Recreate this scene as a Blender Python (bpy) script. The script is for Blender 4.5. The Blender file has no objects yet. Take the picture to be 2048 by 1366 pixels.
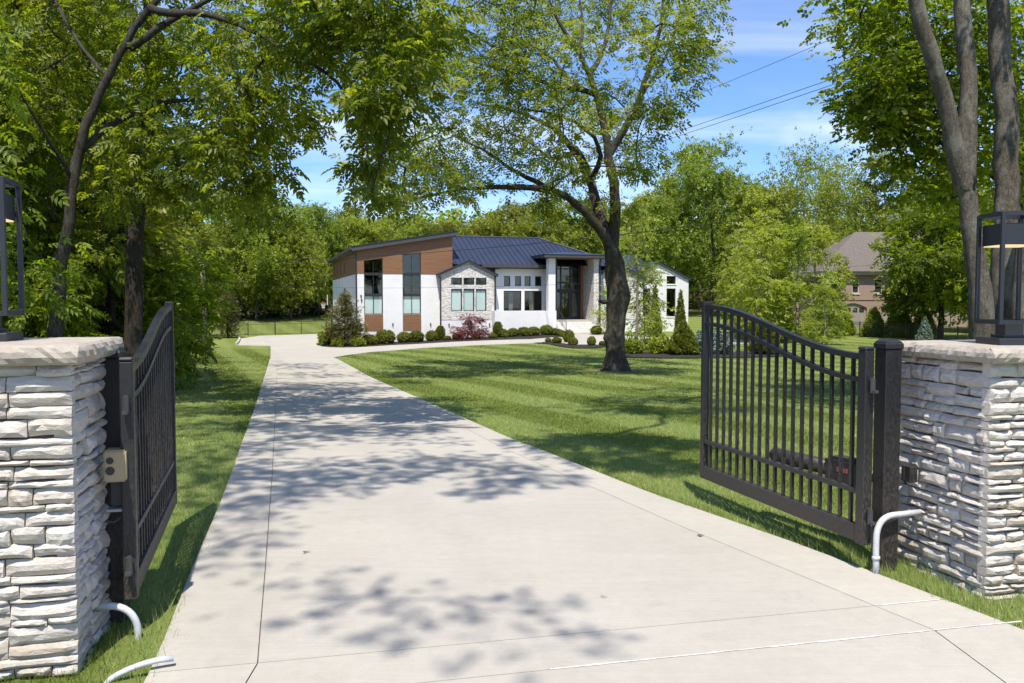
import bpy, bmesh, math, random
import numpy as np
from mathutils import Vector, Matrix
from mathutils.geometry import tessellate_polygon

rng = np.random.default_rng(11)
random.seed(11)
R = math.radians
scene = bpy.context.scene
C = scene.collection

# ------------------------------------------------------------------ camera, sky, sun, exposure
cam_d = bpy.data.cameras.new('camera')
cam = bpy.data.objects.new('camera', cam_d)
C.objects.link(cam)
cam.location = (0, 0, 2.0)
cam.rotation_euler = (R(90 - 2.795), 0, 0)
cam_d.sensor_width = 36.0
cam_d.lens = 29.88
cam_d.clip_start = 0.05
cam_d.clip_end = 3000
scene.camera = cam

SUN_DIR = Vector((-0.01, -0.50, 1.0)).normalized()          # towards the sun, high behind the camera
world = bpy.data.worlds.new('World')
scene.world = world
world.use_nodes = True
wt = world.node_tree
wn, wl = wt.nodes, wt.links
bg = wn['Background']
sky = wn.new('ShaderNodeTexSky')
sky.sky_type = 'NISHITA'
sky.sun_disc = False
sky.sun_elevation = math.asin(SUN_DIR.z)
sky.sun_rotation = math.atan2(SUN_DIR.x, SUN_DIR.y)
sky.altitude = 150
sky.air_density = 1.0
sky.dust_density = 0.35
sky.ozone_density = 3.0
# thin cirrus and low white puffs over the whole dome
tc = wn.new('ShaderNodeTexCoord')
sep = wn.new('ShaderNodeSeparateXYZ'); wl.new(tc.outputs['Generated'], sep.inputs[0])
def wmath(op, a, b=None):
    m = wn.new('ShaderNodeMath'); m.operation = op
    for i, v in enumerate((a, b)):
        if v is None: continue
        if isinstance(v, (int, float)): m.inputs[i].default_value = v
        else: wl.new(v, m.inputs[i])
    return m.outputs[0]
zc = wmath('ADD', wmath('MAXIMUM', sep.outputs['Z'], 0.0), 0.12)
px = wmath('DIVIDE', sep.outputs['X'], zc)
py = wmath('DIVIDE', sep.outputs['Y'], zc)
cv = wn.new('ShaderNodeCombineXYZ'); wl.new(px, cv.inputs[0]); wl.new(py, cv.inputs[1])
mp = wn.new('ShaderNodeMapping'); mp.inputs['Rotation'].default_value = (0, 0, R(-38)); mp.inputs['Scale'].default_value = (0.5, 1.3, 1)
mp.inputs['Location'].default_value = (3.1, 1.7, 0)
wl.new(cv.outputs[0], mp.inputs[0])
nz = wn.new('ShaderNodeTexNoise'); nz.inputs['Scale'].default_value = 1.3; nz.inputs['Detail'].default_value = 6; nz.inputs['Roughness'].default_value = 0.5; nz.inputs['Distortion'].default_value = 0.5
wl.new(mp.outputs[0], nz.inputs['Vector'])
cr = wn.new('ShaderNodeValToRGB'); cr.color_ramp.elements[0].position = 0.47; cr.color_ramp.elements[1].position = 0.95
cr.color_ramp.elements[0].color = (0, 0, 0, 1); cr.color_ramp.elements[1].color = (0.75, 0.75, 0.75, 1)
wl.new(nz.outputs['Fac'], cr.inputs[0])
mp2 = wn.new('ShaderNodeMapping'); mp2.inputs['Scale'].default_value = (5.0, 5.0, 9.0); mp2.inputs['Location'].default_value = (0.4, 0.9, 0.0)
wl.new(tc.outputs['Generated'], mp2.inputs[0])
nz2 = wn.new('ShaderNodeTexNoise'); nz2.inputs['Scale'].default_value = 1.0; nz2.inputs['Detail'].default_value = 7; nz2.inputs['Roughness'].default_value = 0.55
wl.new(mp2.outputs[0], nz2.inputs['Vector'])
cr2 = wn.new('ShaderNodeValToRGB'); cr2.color_ramp.elements[0].position = 0.50; cr2.color_ramp.elements[1].position = 0.66
cr2.color_ramp.elements[0].color = (0, 0, 0, 1); cr2.color_ramp.elements[1].color = (1, 1, 1, 1)
wl.new(nz2.outputs['Fac'], cr2.inputs[0])
low = wmath('SUBTRACT', 1.0, wmath('MULTIPLY', wmath('ABSOLUTE', sep.outputs['Z']), 4.2))
puffs = wmath('MULTIPLY', cr2.outputs[0], wmath('MAXIMUM', low, 0.0))
cl = wmath('MINIMUM', wmath('ADD', cr.outputs[0], puffs), 0.95)
mixc = wn.new('ShaderNodeMixRGB'); wl.new(cl, mixc.inputs[0])
tint = wn.new('ShaderNodeMixRGB'); tint.blend_type = 'MULTIPLY'; tint.inputs[0].default_value = 1.0; tint.inputs[2].default_value = (0.72, 0.88, 1.15, 1)
wl.new(sky.outputs[0], tint.inputs[1])
wl.new(tint.outputs[0], mixc.inputs[1]); mixc.inputs[2].default_value = (7.6, 7.8, 8.2, 1)
wl.new(mixc.outputs[0], bg.inputs['Color'])
bg.inputs['Strength'].default_value = 0.122

sun_d = bpy.data.lights.new('sun', 'SUN')
sun_d.energy = 4.7
sun_d.angle = R(0.53)
sun_d.color = (1.0, 0.93, 0.82)
sun = bpy.data.objects.new('sun', sun_d)
C.objects.link(sun)
sun.rotation_euler = (-SUN_DIR).to_track_quat('-Z', 'Y').to_euler()
sun.location = (0, -20, 40)

vs = scene.view_settings
vs.view_transform = 'Standard'; vs.look = 'None'; vs.exposure = 0.60; vs.gamma = 1.0; vs.use_curve_mapping = False
scene.cycles.max_bounces = 10
scene.cycles.diffuse_bounces = 7
scene.cycles.glossy_bounces = 3
scene.cycles.transmission_bounces = 6
scene.cycles.transparent_max_bounces = 8
scene.cycles.caustics_reflective = False
scene.cycles.caustics_refractive = False
scene.cycles.use_denoising = True

# ------------------------------------------------------------------ terrain heights
KY = [-300, 0, 8, 12, 20, 30, 40, 50, 60, 70, 80, 90, 110, 160, 260, 400, 900]
KZ = [0, 0, -.03, -.1, -.4, -.75, -.98, -1.05, -1.02, -.85, -.72, -.5, .2, 3.0, 12, 16, 20]
def smo(t):
    t = np.clip(t, 0, 1); return t * t * (3 - 2 * t)
def G(x, y):
    x = np.asarray(x, float); y = np.asarray(y, float)
    return np.interp(y, KY, KZ) - .6 * smo((4 - x) / 16) * smo((y - 38) / 26)
def g1(x, y): return float(G(x, y))

DL_Y = [-9, 3.9, 4.59, 6.57, 8.12, 10.24, 16.19, 30.13, 44.87, 64.91]
DL_X = [-1.5, -1.84, -1.97, -2.47, -2.84, -3.39, -4.99, -8.81, -12.80, -18.47]
JL_Y = [-9, 4.55, 6.29, 9.95, 20.47, 43.0, 64.9]
JL_X = [-0.9, -1.39, -1.85, -2.83, -5.70, -11.9, -17.7]
DR_Y = [-9, 4.5, 5.15, 6.15, 6.96, 8.08, 8.83, 12.70, 20.18, 29.24, 46.69, 51.0, 56.4, 60.3, 60.6, 400]
DR_X = [3.4, 3.28, 3.06, 2.66, 2.32, 1.78, 1.45, 0.03, -2.11, -4.78, -9.83, -9.95, -9.37, -6.4, 60, 60]
JR_Y = [-9, 5.04, 7.31, 7.96, 11.90, 18.09, 29.0, 46.4]
JR_X = [2.9, 2.55, 1.55, 1.29, -0.15, -1.84, -5.12, -10.25]
LX = lambda y: np.interp(y, DL_Y, DL_X)
RX = lambda y: np.interp(y, DR_Y, DR_X)
WOODS = lambda y: np.interp(y, [-20, 5, 12, 42, 63, 80, 110], [-4.2, -5.3, -7.6, -17.2, -23.6, -28, -36])

# ------------------------------------------------------------------ helpers: meshes, objects
def new_mesh(name, verts, faces, mats=None, smooth=False, attr=None):
    me = bpy.data.meshes.new(name)
    verts = np.asarray(verts, np.float32)
    if isinstance(faces, np.ndarray):
        n, k = faces.shape
        me.vertices.add(len(verts)); me.vertices.foreach_set('co', verts.ravel())
        me.loops.add(n * k); me.loops.foreach_set('vertex_index', faces.astype(np.int32).ravel())
        me.polygons.add(n)
        me.polygons.foreach_set('loop_start', np.arange(0, n * k, k, dtype=np.int32))
        me.polygons.foreach_set('loop_total', np.full(n, k, np.int32))
        me.update(calc_edges=True)
    else:
        me.from_pydata([tuple(map(float, v)) for v in verts], [], faces)
        me.update()
    if attr is not None:
        a = me.attributes.new('rnd', 'FLOAT', 'POINT'); a.data.foreach_set('value', np.asarray(attr, np.float32))
    if smooth:
        me.polygons.foreach_set('use_smooth', np.ones(len(me.polygons), bool))
    for m in (mats or []): me.materials.append(m)
    return me

def link(o, parent=None, label=None, cat=None, group=None, kind=None):
    C.objects.link(o)
    if parent is not None: o.parent = parent
    tag(o, label, cat, group, kind)
    return o
def tag(o, label=None, cat=None, group=None, kind=None):
    if label: o['label'] = label
    if cat: o['category'] = cat
    if group: o['group'] = group
    if kind: o['kind'] = kind
    return o
def obj(name, me, parent=None, **kw):
    return link(bpy.data.objects.new(name, me), parent, **kw)
def empty(name, loc, rz=0.0, parent=None, **kw):
    o = bpy.data.objects.new(name, None); o.empty_display_size = 0.2
    o.location = loc; o.rotation_euler = (0, 0, rz)
    return link(o, parent, **kw)
def copy_tree(o, parent=None):
    c = o.copy(); C.objects.link(c); c.parent = parent
    for ch in list(o.children): copy_tree(ch, c)
    return c

class MB:
    """collects shapes into one mesh"""
    def __init__(s): s.v = []; s.f = []
    def add(s, verts, faces):
        b = len(s.v); s.v.extend([tuple(v) for v in verts]); s.f.extend([tuple(b + i for i in f) for f in faces]); return s
    def box(s, x0, x1, y0, y1, z0, z1, bev=0.0):
        if bev <= 0:
            v = [(x, y, z) for z in (z0, z1) for y in (y0, y1) for x in (x0, x1)]
            return s.add(v, [(0, 2, 3, 1), (4, 5, 7, 6), (0, 1, 5, 4), (2, 6, 7, 3), (0, 4, 6, 2), (1, 3, 7, 5)])
        bm = bmesh.new(); bmesh.ops.create_cube(bm, size=1)
        for v in bm.verts: v.co = ((x0 + x1) / 2 + v.co.x * (x1 - x0), (y0 + y1) / 2 + v.co.y * (y1 - y0), (z0 + z1) / 2 + v.co.z * (z1 - z0))
        bmesh.ops.bevel(bm, geom=list(bm.edges), offset=bev, segments=1, affect='EDGES')
        s.bm(bm); return s
    def bm(s, bm):
        bm.verts.index_update()
        s.add([v.co[:] for v in bm.verts], [[v.index for v in f.verts] for f in bm.faces]); bm.free(); return s
    def bar(s, a, b, w, d, up=(0, 0, 1), ext=0.0):
        """rectangular bar from a to b: w sideways, d along up"""
        a = Vector(a); b = Vector(b); t = (b - a).normalized(); a = a - t * ext; b = b + t * ext
        u = Vector(up); sd = t.cross(u)
        if sd.length < 1e-4: sd = t.cross(Vector((1, 0, 0)))
        sd.normalize(); u = sd.cross(t).normalized()
        v = [p + sd * (i * w / 2) + u * (j * d / 2) for p in (a, b) for i, j in ((-1, -1), (1, -1), (1, 1), (-1, 1))]
        return s.add(v, [(3, 2, 1, 0), (4, 5, 6, 7), (0, 1, 5, 4), (1, 2, 6, 5), (2, 3, 7, 6), (3, 0, 4, 7)])
    def sweep(s, pts, w, d, up):
        pts = [Vector(p) for p in pts]; u0 = Vector(up); rings = []
        for i, p in enumerate(pts):
            t = (pts[min(i + 1, len(pts) - 1)] - pts[max(i - 1, 0)]).normalized()
            sd = t.cross(u0).normalized(); u = sd.cross(t).normalized()
            rings.append([p + sd * (a * w / 2) + u * (b * d / 2) for a, b in ((-1, -1), (1, -1), (1, 1), (-1, 1))])
        v = [q for r in rings for q in r]; f = [(3, 2, 1, 0)]
        for i in range(len(pts) - 1):
            for k in range(4): f.append((i * 4 + k, i * 4 + (k + 1) % 4, i * 4 + 4 + (k + 1) % 4, i * 4 + 4 + k))
        e = (len(pts) - 1) * 4; f.append((e, e + 1, e + 2, e + 3))
        return s.add(v, f)
    def tube(s, pts, radii, n=8, cap=True):
        v, f = tube_arrays(np.array(pts, float), np.array(radii if np.ndim(radii) else [radii] * len(pts), float), n)
        b = len(s.v)
        s.add(v, [tuple(q) for q in f])
        if cap:
            s.f.append(tuple(b + i for i in range(n))[::-1]); s.f.append(tuple(b + (len(pts) - 1) * n + i for i in range(n)))
        return s
    def prism(s, poly, y0, y1):
        """poly: (x,z) outline in a plane y=const, extruded from y0 to y1"""
        n = len(poly)
        tris = tessellate_polygon([[Vector((p[0], p[1], 0)) for p in poly]])
        v = [(p[0], y0, p[1]) for p in poly] + [(p[0], y1, p[1]) for p in poly]
        f = [t for t in tris] + [tuple(i + n for i in reversed(t)) for t in tris]
        f += [(i, (i + 1) % n, (i + 1) % n + n, i + n) for i in range(n)]
        return s.add(v, f)
    def build(s, name, mat, parent=None, smooth=False, origin=None, recalc=True, **kw):
        v = np.array(s.v, float)
        if origin is not None: v = v - np.array(origin)
        me = new_mesh(name, v, s.f, [mat], smooth)
        if recalc:
            bm = bmesh.new(); bm.from_mesh(me); bmesh.ops.recalc_face_normals(bm, faces=bm.faces); bm.to_mesh(me); bm.free()
        return obj(name, me, parent, **kw)

def tube_arrays(P, rad, n):
    P = np.asarray(P, float); m = len(P)
    T = np.gradient(P, axis=0); T /= np.linalg.norm(T, axis=1)[:, None] + 1e-9
    ref = np.array([0, 0, 1.0]) if abs(T[0][2]) < .9 else np.array([1.0, 0, 0])
    N = np.cross(T, ref); N /= np.linalg.norm(N, axis=1)[:, None] + 1e-9
    for i in range(1, m):                              # keep the frame from flipping
        nn = N[i - 1] - T[i] * np.dot(N[i - 1], T[i]); N[i] = nn / (np.linalg.norm(nn) + 1e-9)
    B = np.cross(T, N)
    a = np.linspace(0, 2 * np.pi, n, endpoint=False)
    V = P[:, None, :] + rad[:, None, None] * (np.cos(a)[None, :, None] * N[:, None, :] + np.sin(a)[None, :, None] * B[:, None, :])
    V = V.reshape(-1, 3)
    i = np.arange(m - 1)[:, None] * n; k = np.arange(n)[None, :]; k2 = (k + 1) % n
    F = np.stack([i + k, i + k2, i + n + k2, i + n + k], -1).reshape(-1, 4)
    return V, F

def sheet(name, poly, dz, mat, cell=1.0, noise=0.0, thick=0.0, **kw):
    """a polygon laid on the terrain"""
    bm = bmesh.new()
    vs_ = [bm.verts.new((p[0], p[1], 0)) for p in poly]
    f = bm.faces.new(vs_)
    bmesh.ops.triangulate(bm, faces=[f])
    xs = [p[0] for p in poly]; ys = [p[1] for p in poly]
    for c in np.arange(math.floor(min(xs)) + cell, max(xs), cell):
        bmesh.ops.bisect_plane(bm, geom=bm.verts[:] + bm.edges[:] + bm.faces[:], plane_co=(c, 0, 0), plane_no=(1, 0, 0))
    for c in np.arange(math.floor(min(ys)) + cell, max(ys), cell):
        bmesh.ops.bisect_plane(bm, geom=bm.verts[:] + bm.edges[:] + bm.faces[:], plane_co=(0, c, 0), plane_no=(0, 1, 0))
    bm.normal_update()
    for v in bm.verts: v.co.z = g1(v.co.x, v.co.y) + dz + (random.uniform(-noise, noise) if not v.is_boundary else 0)
    for f in bm.faces:
        if f.normal.z < 0: f.normal_flip()
    if thick:
        edges = [e for e in bm.edges if e.is_boundary]
        r = bmesh.ops.extrude_edge_only(bm, edges=edges)
        for v in r['geom']:
            if isinstance(v, bmesh.types.BMVert): v.co.z -= thick
        bmesh.ops.recalc_face_normals(bm, faces=bm.faces)
    me = bpy.data.meshes.new(name); bm.to_mesh(me); bm.free(); me.materials.append(mat)
    return obj(name, me, **kw)

# ------------------------------------------------------------------ materials
def mat_new(name):
    m = bpy.data.materials.new(name); m.use_nodes = True
    nt = m.node_tree; return m, nt, nt.nodes['Principled BSDF']
class NT:
    def __init__(s, nt): s.t = nt; s.n = nt.nodes; s.l = nt.links
    def node(s, typ, **inp):
        nd = s.n.new(typ)
        for k, v in inp.items():
            k = k.replace('_', ' ')
            if hasattr(v, 'is_output') or isinstance(v, bpy.types.NodeSocket): s.l.new(v, nd.inputs[k])
            else: nd.inputs[k].default_value = v
        return nd
    def noise(s, vec, scale, detail=4, rough=.55, dist=0.0):
        nd = s.n.new('ShaderNodeTexNoise')
        if vec is not None: s.l.new(vec, nd.inputs['Vector'])
        nd.inputs['Scale'].default_value = scale; nd.inputs['Detail'].default_value = detail
        nd.inputs['Roughness'].default_value = rough; nd.inputs['Distortion'].default_value = dist
        return nd.outputs['Fac']
    def ramp(s, fac, stops):
        nd = s.n.new('ShaderNodeValToRGB'); s.l.new(fac, nd.inputs[0]); e = nd.color_ramp.elements
        while len(e) < len(stops): e.new(.5)
        for i, (p, c) in enumerate(stops): e[i].position = p; e[i].color = (*c, 1) if len(c) == 3 else c
        return nd.outputs[0]
    def mix(s, fac, a, b, mode='MIX'):
        nd = s.n.new('ShaderNodeMixRGB'); nd.blend_type = mode
        for i, v in enumerate((fac, a, b)):
            if isinstance(v, bpy.types.NodeSocket): s.l.new(v, nd.inputs[i])
            elif isinstance(v, (int, float)): nd.inputs[i].default_value = v if i == 0 else (v, v, v, 1)
            else: nd.inputs[i].default_value = (*v, 1)
        return nd.outputs[0]
    def math(s, op, a, b=None):
        nd = s.n.new('ShaderNodeMath'); nd.operation = op
        for i, v in enumerate((a, b)):
            if v is None: continue
            if isinstance(v, (int, float)): nd.inputs[i].default_value = v
            else: s.l.new(v, nd.inputs[i])
        return nd.outputs[0]
    def bump(s, h, strength=.4, dist=.01, normal=None):
        nd = s.n.new('ShaderNodeBump'); s.l.new(h, nd.inputs['Height']); nd.inputs['Strength'].default_value = strength; nd.inputs['Distance'].default_value = dist
        if normal is not None: s.l.new(normal, nd.inputs['Normal'])
        return nd.outputs[0]
    def geo(s): return s.n.new('ShaderNodeNewGeometry').outputs['Position']
    def objc(s): return s.n.new('ShaderNodeTexCoord').outputs['Object']
    def rand(s): return s.n.new('ShaderNodeObjectInfo').outputs['Random']
    def attr(s, nm):
        nd = s.n.new('ShaderNodeAttribute'); nd.attribute_name = nm; return nd.outputs['Fac']
    def mapping(s, vec, scale=(1, 1, 1), rot=(0, 0, 0), loc=(0, 0, 0)):
        nd = s.n.new('ShaderNodeMapping'); s.l.new(vec, nd.inputs[0]); nd.inputs['Scale'].default_value = scale; nd.inputs['Rotation'].default_value = rot; nd.inputs['Location'].default_value = loc
        return nd.outputs[0]
    def sepxyz(s, vec):
        nd = s.n.new('ShaderNodeSeparateXYZ'); s.l.new(vec, nd.inputs[0]); return nd.outputs

def plain(name, col, rough=.6, metal=0.0, spec=.5, var=.12, scale=6, bump=0.0, bscale=40, coord='obj'):
    m, nt, b = mat_new(name); t = NT(nt); v = t.objc() if coord == 'obj' else t.geo()
    n = t.noise(v, scale, 5)
    lo = tuple(c * (1 - var) for c in col); hi = tuple(min(1, c * (1 + var)) for c in col)
    nt.links.new(t.ramp(n, [(.3, lo), (.7, hi)]), b.inputs['Base Color'])
    b.inputs['Roughness'].default_value = rough; b.inputs['Metallic'].default_value = metal; b.inputs['Specular IOR Level'].default_value = spec
    if bump: nt.links.new(t.bump(t.noise(v, bscale, 4), bump, .01), b.inputs['Normal'])
    return m

def leaf_mat(name, dark, mid, light, trans, tfac=.42, rough=.45, obvar=.10, spec=.35):
    m, nt, b = mat_new(name); t = NT(nt)
    a = t.attr('rnd'); col = t.ramp(a, [(0, dark), (.5, mid), (1, light)])
    if obvar:
        hs = t.n.new('ShaderNodeHueSaturation'); nt.links.new(col, hs.inputs['Color'])
        r = t.rand()
        nt.links.new(t.math('ADD', t.math('MULTIPLY', r, obvar * .35), .5 - obvar * .2), hs.inputs['Hue'])
        nt.links.new(t.math('ADD', t.math('MULTIPLY', t.math('FRACT', t.math('MULTIPLY', r, 7.3)), obvar * 4), 1 - obvar * 2), hs.inputs['Value'])
        col = hs.outputs[0]
    nt.links.new(col, b.inputs['Base Color']); b.inputs['Roughness'].default_value = rough; b.inputs['Specular IOR Level'].default_value = spec
    tr = t.n.new('ShaderNodeBsdfTranslucent')
    tc_ = t.mix(1.0, col, trans, 'MULTIPLY'); nt.links.new(tc_, tr.inputs['Color'])
    mx = t.n.new('ShaderNodeMixShader'); mx.inputs[0].default_value = tfac
    nt.links.new(b.outputs[0], mx.inputs[1]); nt.links.new(tr.outputs[0], mx.inputs[2])
    nt.links.new(mx.outputs[0], nt.nodes['Material Output'].inputs['Surface'])
    return m

M = {}
# concrete
m, nt, b = mat_new('concrete'); t = NT(nt); v = t.geo()
n1 = t.noise(v, .55, 5); n2 = t.noise(v, 9, 6, .7); n3 = t.noise(v, 160, 2)
c = t.ramp(n1, [(.3, (.392, .368, .318)), (.7, (.455, .429, .376))])
c = t.mix(t.math('MULTIPLY', t.ramp(n2, [(.35, (1, 1, 1)), (.62, (0, 0, 0))]), .22), c, (.29, .265, .235))
c = t.mix(t.math('MULTIPLY', t.ramp(n3, [(.35, (1, 1, 1)), (.55, (0, 0, 0))]), .25), c, (.25, .235, .22))
c = t.mix(t.math('MULTIPLY', t.ramp(t.noise(t.mapping(v, (.35, 2.2, 1), (0, 0, R(13))), 1.6, 5), [(.5, (0, 0, 0)), (.75, (1, 1, 1))]), .25), c, (.465, .440, .390))
tr_ = t.sepxyz(v); lane = t.math('ADD', t.math('MULTIPLY', tr_[0], .955), t.math('MULTIPLY', tr_[1], .297))
lw = t.math('ABSOLUTE', t.math('SUBTRACT', t.math('ABSOLUTE', t.math('SUBTRACT', lane, .75)), .82))
tyre = t.math('MULTIPLY', t.ramp(lw, [(0, (1, 1, 1)), (.34, (0, 0, 0))]), t.ramp(t.noise(t.mapping(v, (1.2, .25, 1), (0, 0, R(17))), 1.5, 5), [(.35, (0, 0, 0)), (.7, (1, 1, 1))]))
c = t.mix(t.math('MULTIPLY', tyre, .30), c, (.27, .25, .225))
c = t.mix(t.math('MULTIPLY', t.ramp(t.noise(v, 2.6, 7, .75, .6), [(.56, (0, 0, 0)), (.70, (1, 1, 1))]), .28), c, (.28, .245, .20))
broom = t.noise(t.mapping(v, (1.5, 90, 1), (0, 0, R(13))), 1.0, 3, .6)
c = t.mix(t.math('MULTIPLY', t.ramp(broom, [(.4, (1, 1, 1)), (.65, (0, 0, 0))]), .16), c, (.25, .235, .215))
rr = t.rand(); c = t.mix(1.0, c, t.ramp(rr, [(0, (.965, .965, .97)), (1, (1.03, 1.025, 1.01))]), 'MULTIPLY')
nt.links.new(c, b.inputs['Base Color']); b.inputs['Roughness'].default_value = .88; b.inputs['Specular IOR Level'].default_value = .25
nt.links.new(t.bump(t.math('ADD', t.math('ADD', n3, t.math('MULTIPLY', n2, .6)), broom), .40, .004), b.inputs['Normal'])
M['concrete'] = m
M['joint'] = plain('joint_filler', (.17, .155, .135), .95, var=.3)
M['caulk'] = plain('white_caulk', (.60, .59, .57), .7, var=.15, scale=30)
# lawn ground and grass
def lawn_stripes(t, v):
    s = t.sepxyz(v)
    w = t.math('ADD', t.math('MULTIPLY', s[0], .93), t.math('MULTIPLY', s[1], .36))
    w = t.math('ADD', w, t.math('MULTIPLY', t.noise(v, .22, 2), .8))
    sn = t.math('SINE', t.math('MULTIPLY', w, 2 * math.pi / 2.5))
    return t.math('ADD', t.math('MULTIPLY', t.math('MINIMUM', t.math('MAXIMUM', t.math('MULTIPLY', sn, 2.2), -1.0), 1.0), .5), .5)
m, nt, b = mat_new('lawn_soil'); t = NT(nt); v = t.geo()
st = lawn_stripes(t, v)
gA = t.mix(st, (.148, .190, .040), (.202, .246, .070))
gA = t.mix(t.math('MULTIPLY', t.ramp(t.noise(v, 2.2, 6, .7), [(.35, (0, 0, 0)), (.7, (1, 1, 1))]), .45), gA, (.168, .196, .055))
gA = t.mix(t.math('MULTIPLY', t.ramp(t.noise(v, 30, 3, .7), [(.4, (1, 1, 1)), (.6, (0, 0, 0))]), .40), gA, (.075, .098, .018))
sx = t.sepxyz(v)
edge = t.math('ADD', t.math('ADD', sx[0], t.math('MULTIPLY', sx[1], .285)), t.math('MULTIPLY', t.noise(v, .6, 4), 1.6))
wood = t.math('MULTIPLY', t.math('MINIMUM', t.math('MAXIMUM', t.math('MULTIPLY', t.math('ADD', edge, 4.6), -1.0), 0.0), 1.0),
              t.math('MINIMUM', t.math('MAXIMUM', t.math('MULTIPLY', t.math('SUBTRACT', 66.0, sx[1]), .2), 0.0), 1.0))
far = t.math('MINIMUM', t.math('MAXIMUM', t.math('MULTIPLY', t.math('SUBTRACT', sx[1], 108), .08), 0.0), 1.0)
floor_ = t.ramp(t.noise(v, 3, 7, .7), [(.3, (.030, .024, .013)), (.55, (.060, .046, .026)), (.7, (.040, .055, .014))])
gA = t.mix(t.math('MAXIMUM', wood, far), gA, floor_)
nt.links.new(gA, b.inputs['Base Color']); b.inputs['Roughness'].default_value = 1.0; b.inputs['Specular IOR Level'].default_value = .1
nt.links.new(t.bump(t.noise(v, 24, 5, .8), .7, .04), b.inputs['Normal'])
M['lawn'] = m
m, nt, b = mat_new('grass_blade'); t = NT(nt); v = t.geo()
st = lawn_stripes(t, v)
a = t.attr('rnd')
cA = t.ramp(a, [(0, (.122, .172, .034)), (.55, (.205, .268, .060)), (.86, (.282, .338, .110)), (1, (.48, .44, .20))])
cA = t.mix(1.0, cA, t.ramp(st, [(0, (.86, .88, .80)), (1, (1.12, 1.11, 1.25))]), 'MULTIPLY')
nt.links.new(cA, b.inputs['Base Color']); b.inputs['Roughness'].default_value = .5; b.inputs['Specular IOR Level'].default_value = .35
tr = t.n.new('ShaderNodeBsdfTranslucent'); nt.links.new(t.mix(1.0, cA, (1.3, 1.35, .7), 'MULTIPLY'), tr.inputs['Color'])
mx = t.n.new('ShaderNodeMixShader'); mx.inputs[0].default_value = .35
nt.links.new(b.outputs[0], mx.inputs[1]); nt.links.new(tr.outputs[0], mx.inputs[2]); nt.links.new(mx.outputs[0], nt.nodes['Material Output'].inputs['Surface'])
M['grass'] = m
# mulch
m, nt, b = mat_new('mulch'); t = NT(nt); v = t.geo()
nt.links.new(t.ramp(t.noise(v, 22, 5, .8), [(.3, (.010, .008, .007)), (.7, (.036, .028, .023))]), b.inputs['Base Color'])
b.inputs['Roughness'].default_value = 1.0; nt.links.new(t.bump(t.noise(v, 18, 5, .8), 1.0, .06), b.inputs['Normal']); M['mulch'] = m
# pillar stone
m, nt, b = mat_new('ledge_stone'); t = NT(nt); v = t.objc(); r = t.rand()
base = t.ramp(r, [(0, (.44, .375, .300)), (.25, (.535, .478, .405)), (.5, (.60, .555, .495)), (.8, (.545, .500, .445)), (1, (.47, .42, .360))])
n1 = t.noise(v, 5, 6, .65, .4); n2 = t.noise(v, 60, 4, .7); n3 = t.noise(t.mapping(v, (1, 1, 2.6)), 17, 6, .7, .8)
c = t.mix(t.math('MULTIPLY', t.ramp(n1, [(.42, (0, 0, 0)), (.70, (1, 1, 1))]), .45), base, (.42, .375, .32))
c = t.mix(t.math('MULTIPLY', t.ramp(n3, [(.40, (1, 1, 1)), (.56, (0, 0, 0))]), .35), c, (.66, .645, .62))
c = t.mix(t.math('MULTIPLY', t.ramp(t.noise(v, 140, 3, .8), [(.38, (1, 1, 1)), (.5, (0, 0, 0))]), .30), c, (.36, .33, .29))
zlow = t.math('MAXIMUM', t.math('SUBTRACT', .42, t.sepxyz(t.geo())[2]), 0.0)
c = t.mix(t.math('MINIMUM', t.math('MULTIPLY', zlow, t.ramp(t.noise(t.geo(), 9, 5, .7), [(.4, (0, 0, 0)), (.65, (1.6, 1.6, 1.6))])), .55), c, (.30, .25, .17))
nt.links.new(c, b.inputs['Base Color']); b.inputs['Roughness'].default_value = .9; b.inputs['Specular IOR Level'].default_value = .2
nb = t.bump(n3, .60, .020); nb = t.bump(n2, .55, .006, nb)
nt.links.new(nb, b.inputs['Normal']); M['stone'] = m
M['mortar'] = plain('pillar_core', (.24, .215, .185), .95, var=.3, scale=12)
m, nt, b = mat_new('cap_stone'); t = NT(nt); v = t.objc()
c = t.ramp(t.noise(v, 6, 6, .65), [(.3, (.33, .285, .230)), (.7, (.46, .420, .365))])
c = t.mix(t.math('MULTIPLY', t.ramp(t.noise(v, 26, 5, .7), [(.4, (1, 1, 1)), (.6, (0, 0, 0))]), .35), c, (.27, .225, .175))
nt.links.new(c, b.inputs['Base Color']); b.inputs['Roughness'].default_value = .9
nt.links.new(t.bump(t.noise(v, 34, 6, .75), .5, .012), b.inputs['Normal']); M['cap'] = m
# metals
def black_metal(name, dust, col=(.012, .0125, .015)):
    m, nt, b = mat_new(name); t = NT(nt); v = t.geo()
    sp = t.ramp(t.noise(t.mapping(v, (1, 1, .35)), 95, 5, .75), [(.42, (0, 0, 0)), (.70, (1, 1, 1))])
    z = t.sepxyz(v)[2]
    lowd = t.math('MINIMUM', t.math('MAXIMUM', t.math('SUBTRACT', 1.35, z), .12), 1.0)
    c = t.mix(t.math('MULTIPLY', t.math('MULTIPLY', sp, dust), lowd), col, (.20, .155, .11))
    nt.links.new(c, b.inputs['Base Color']); b.inputs['Specular IOR Level'].default_value = .5
    nt.links.new(t.ramp(sp, [(0, (.32, .32, .32)), (1, (.8, .8, .8))]), b.inputs['Roughness'])
    return m
M['gate'] = black_metal('gate_black_paint', .42)
M['lantern'] = plain('lantern_bronze', (.035, .037, .045), .42, .3, var=.1)
M['bronze'] = plain('fascia_bronze', (.062, .060, .060), .5, .1, var=.1)
M['navy'] = plain('navy_cladding', (.018, .020, .028), .5, var=.1)
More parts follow.
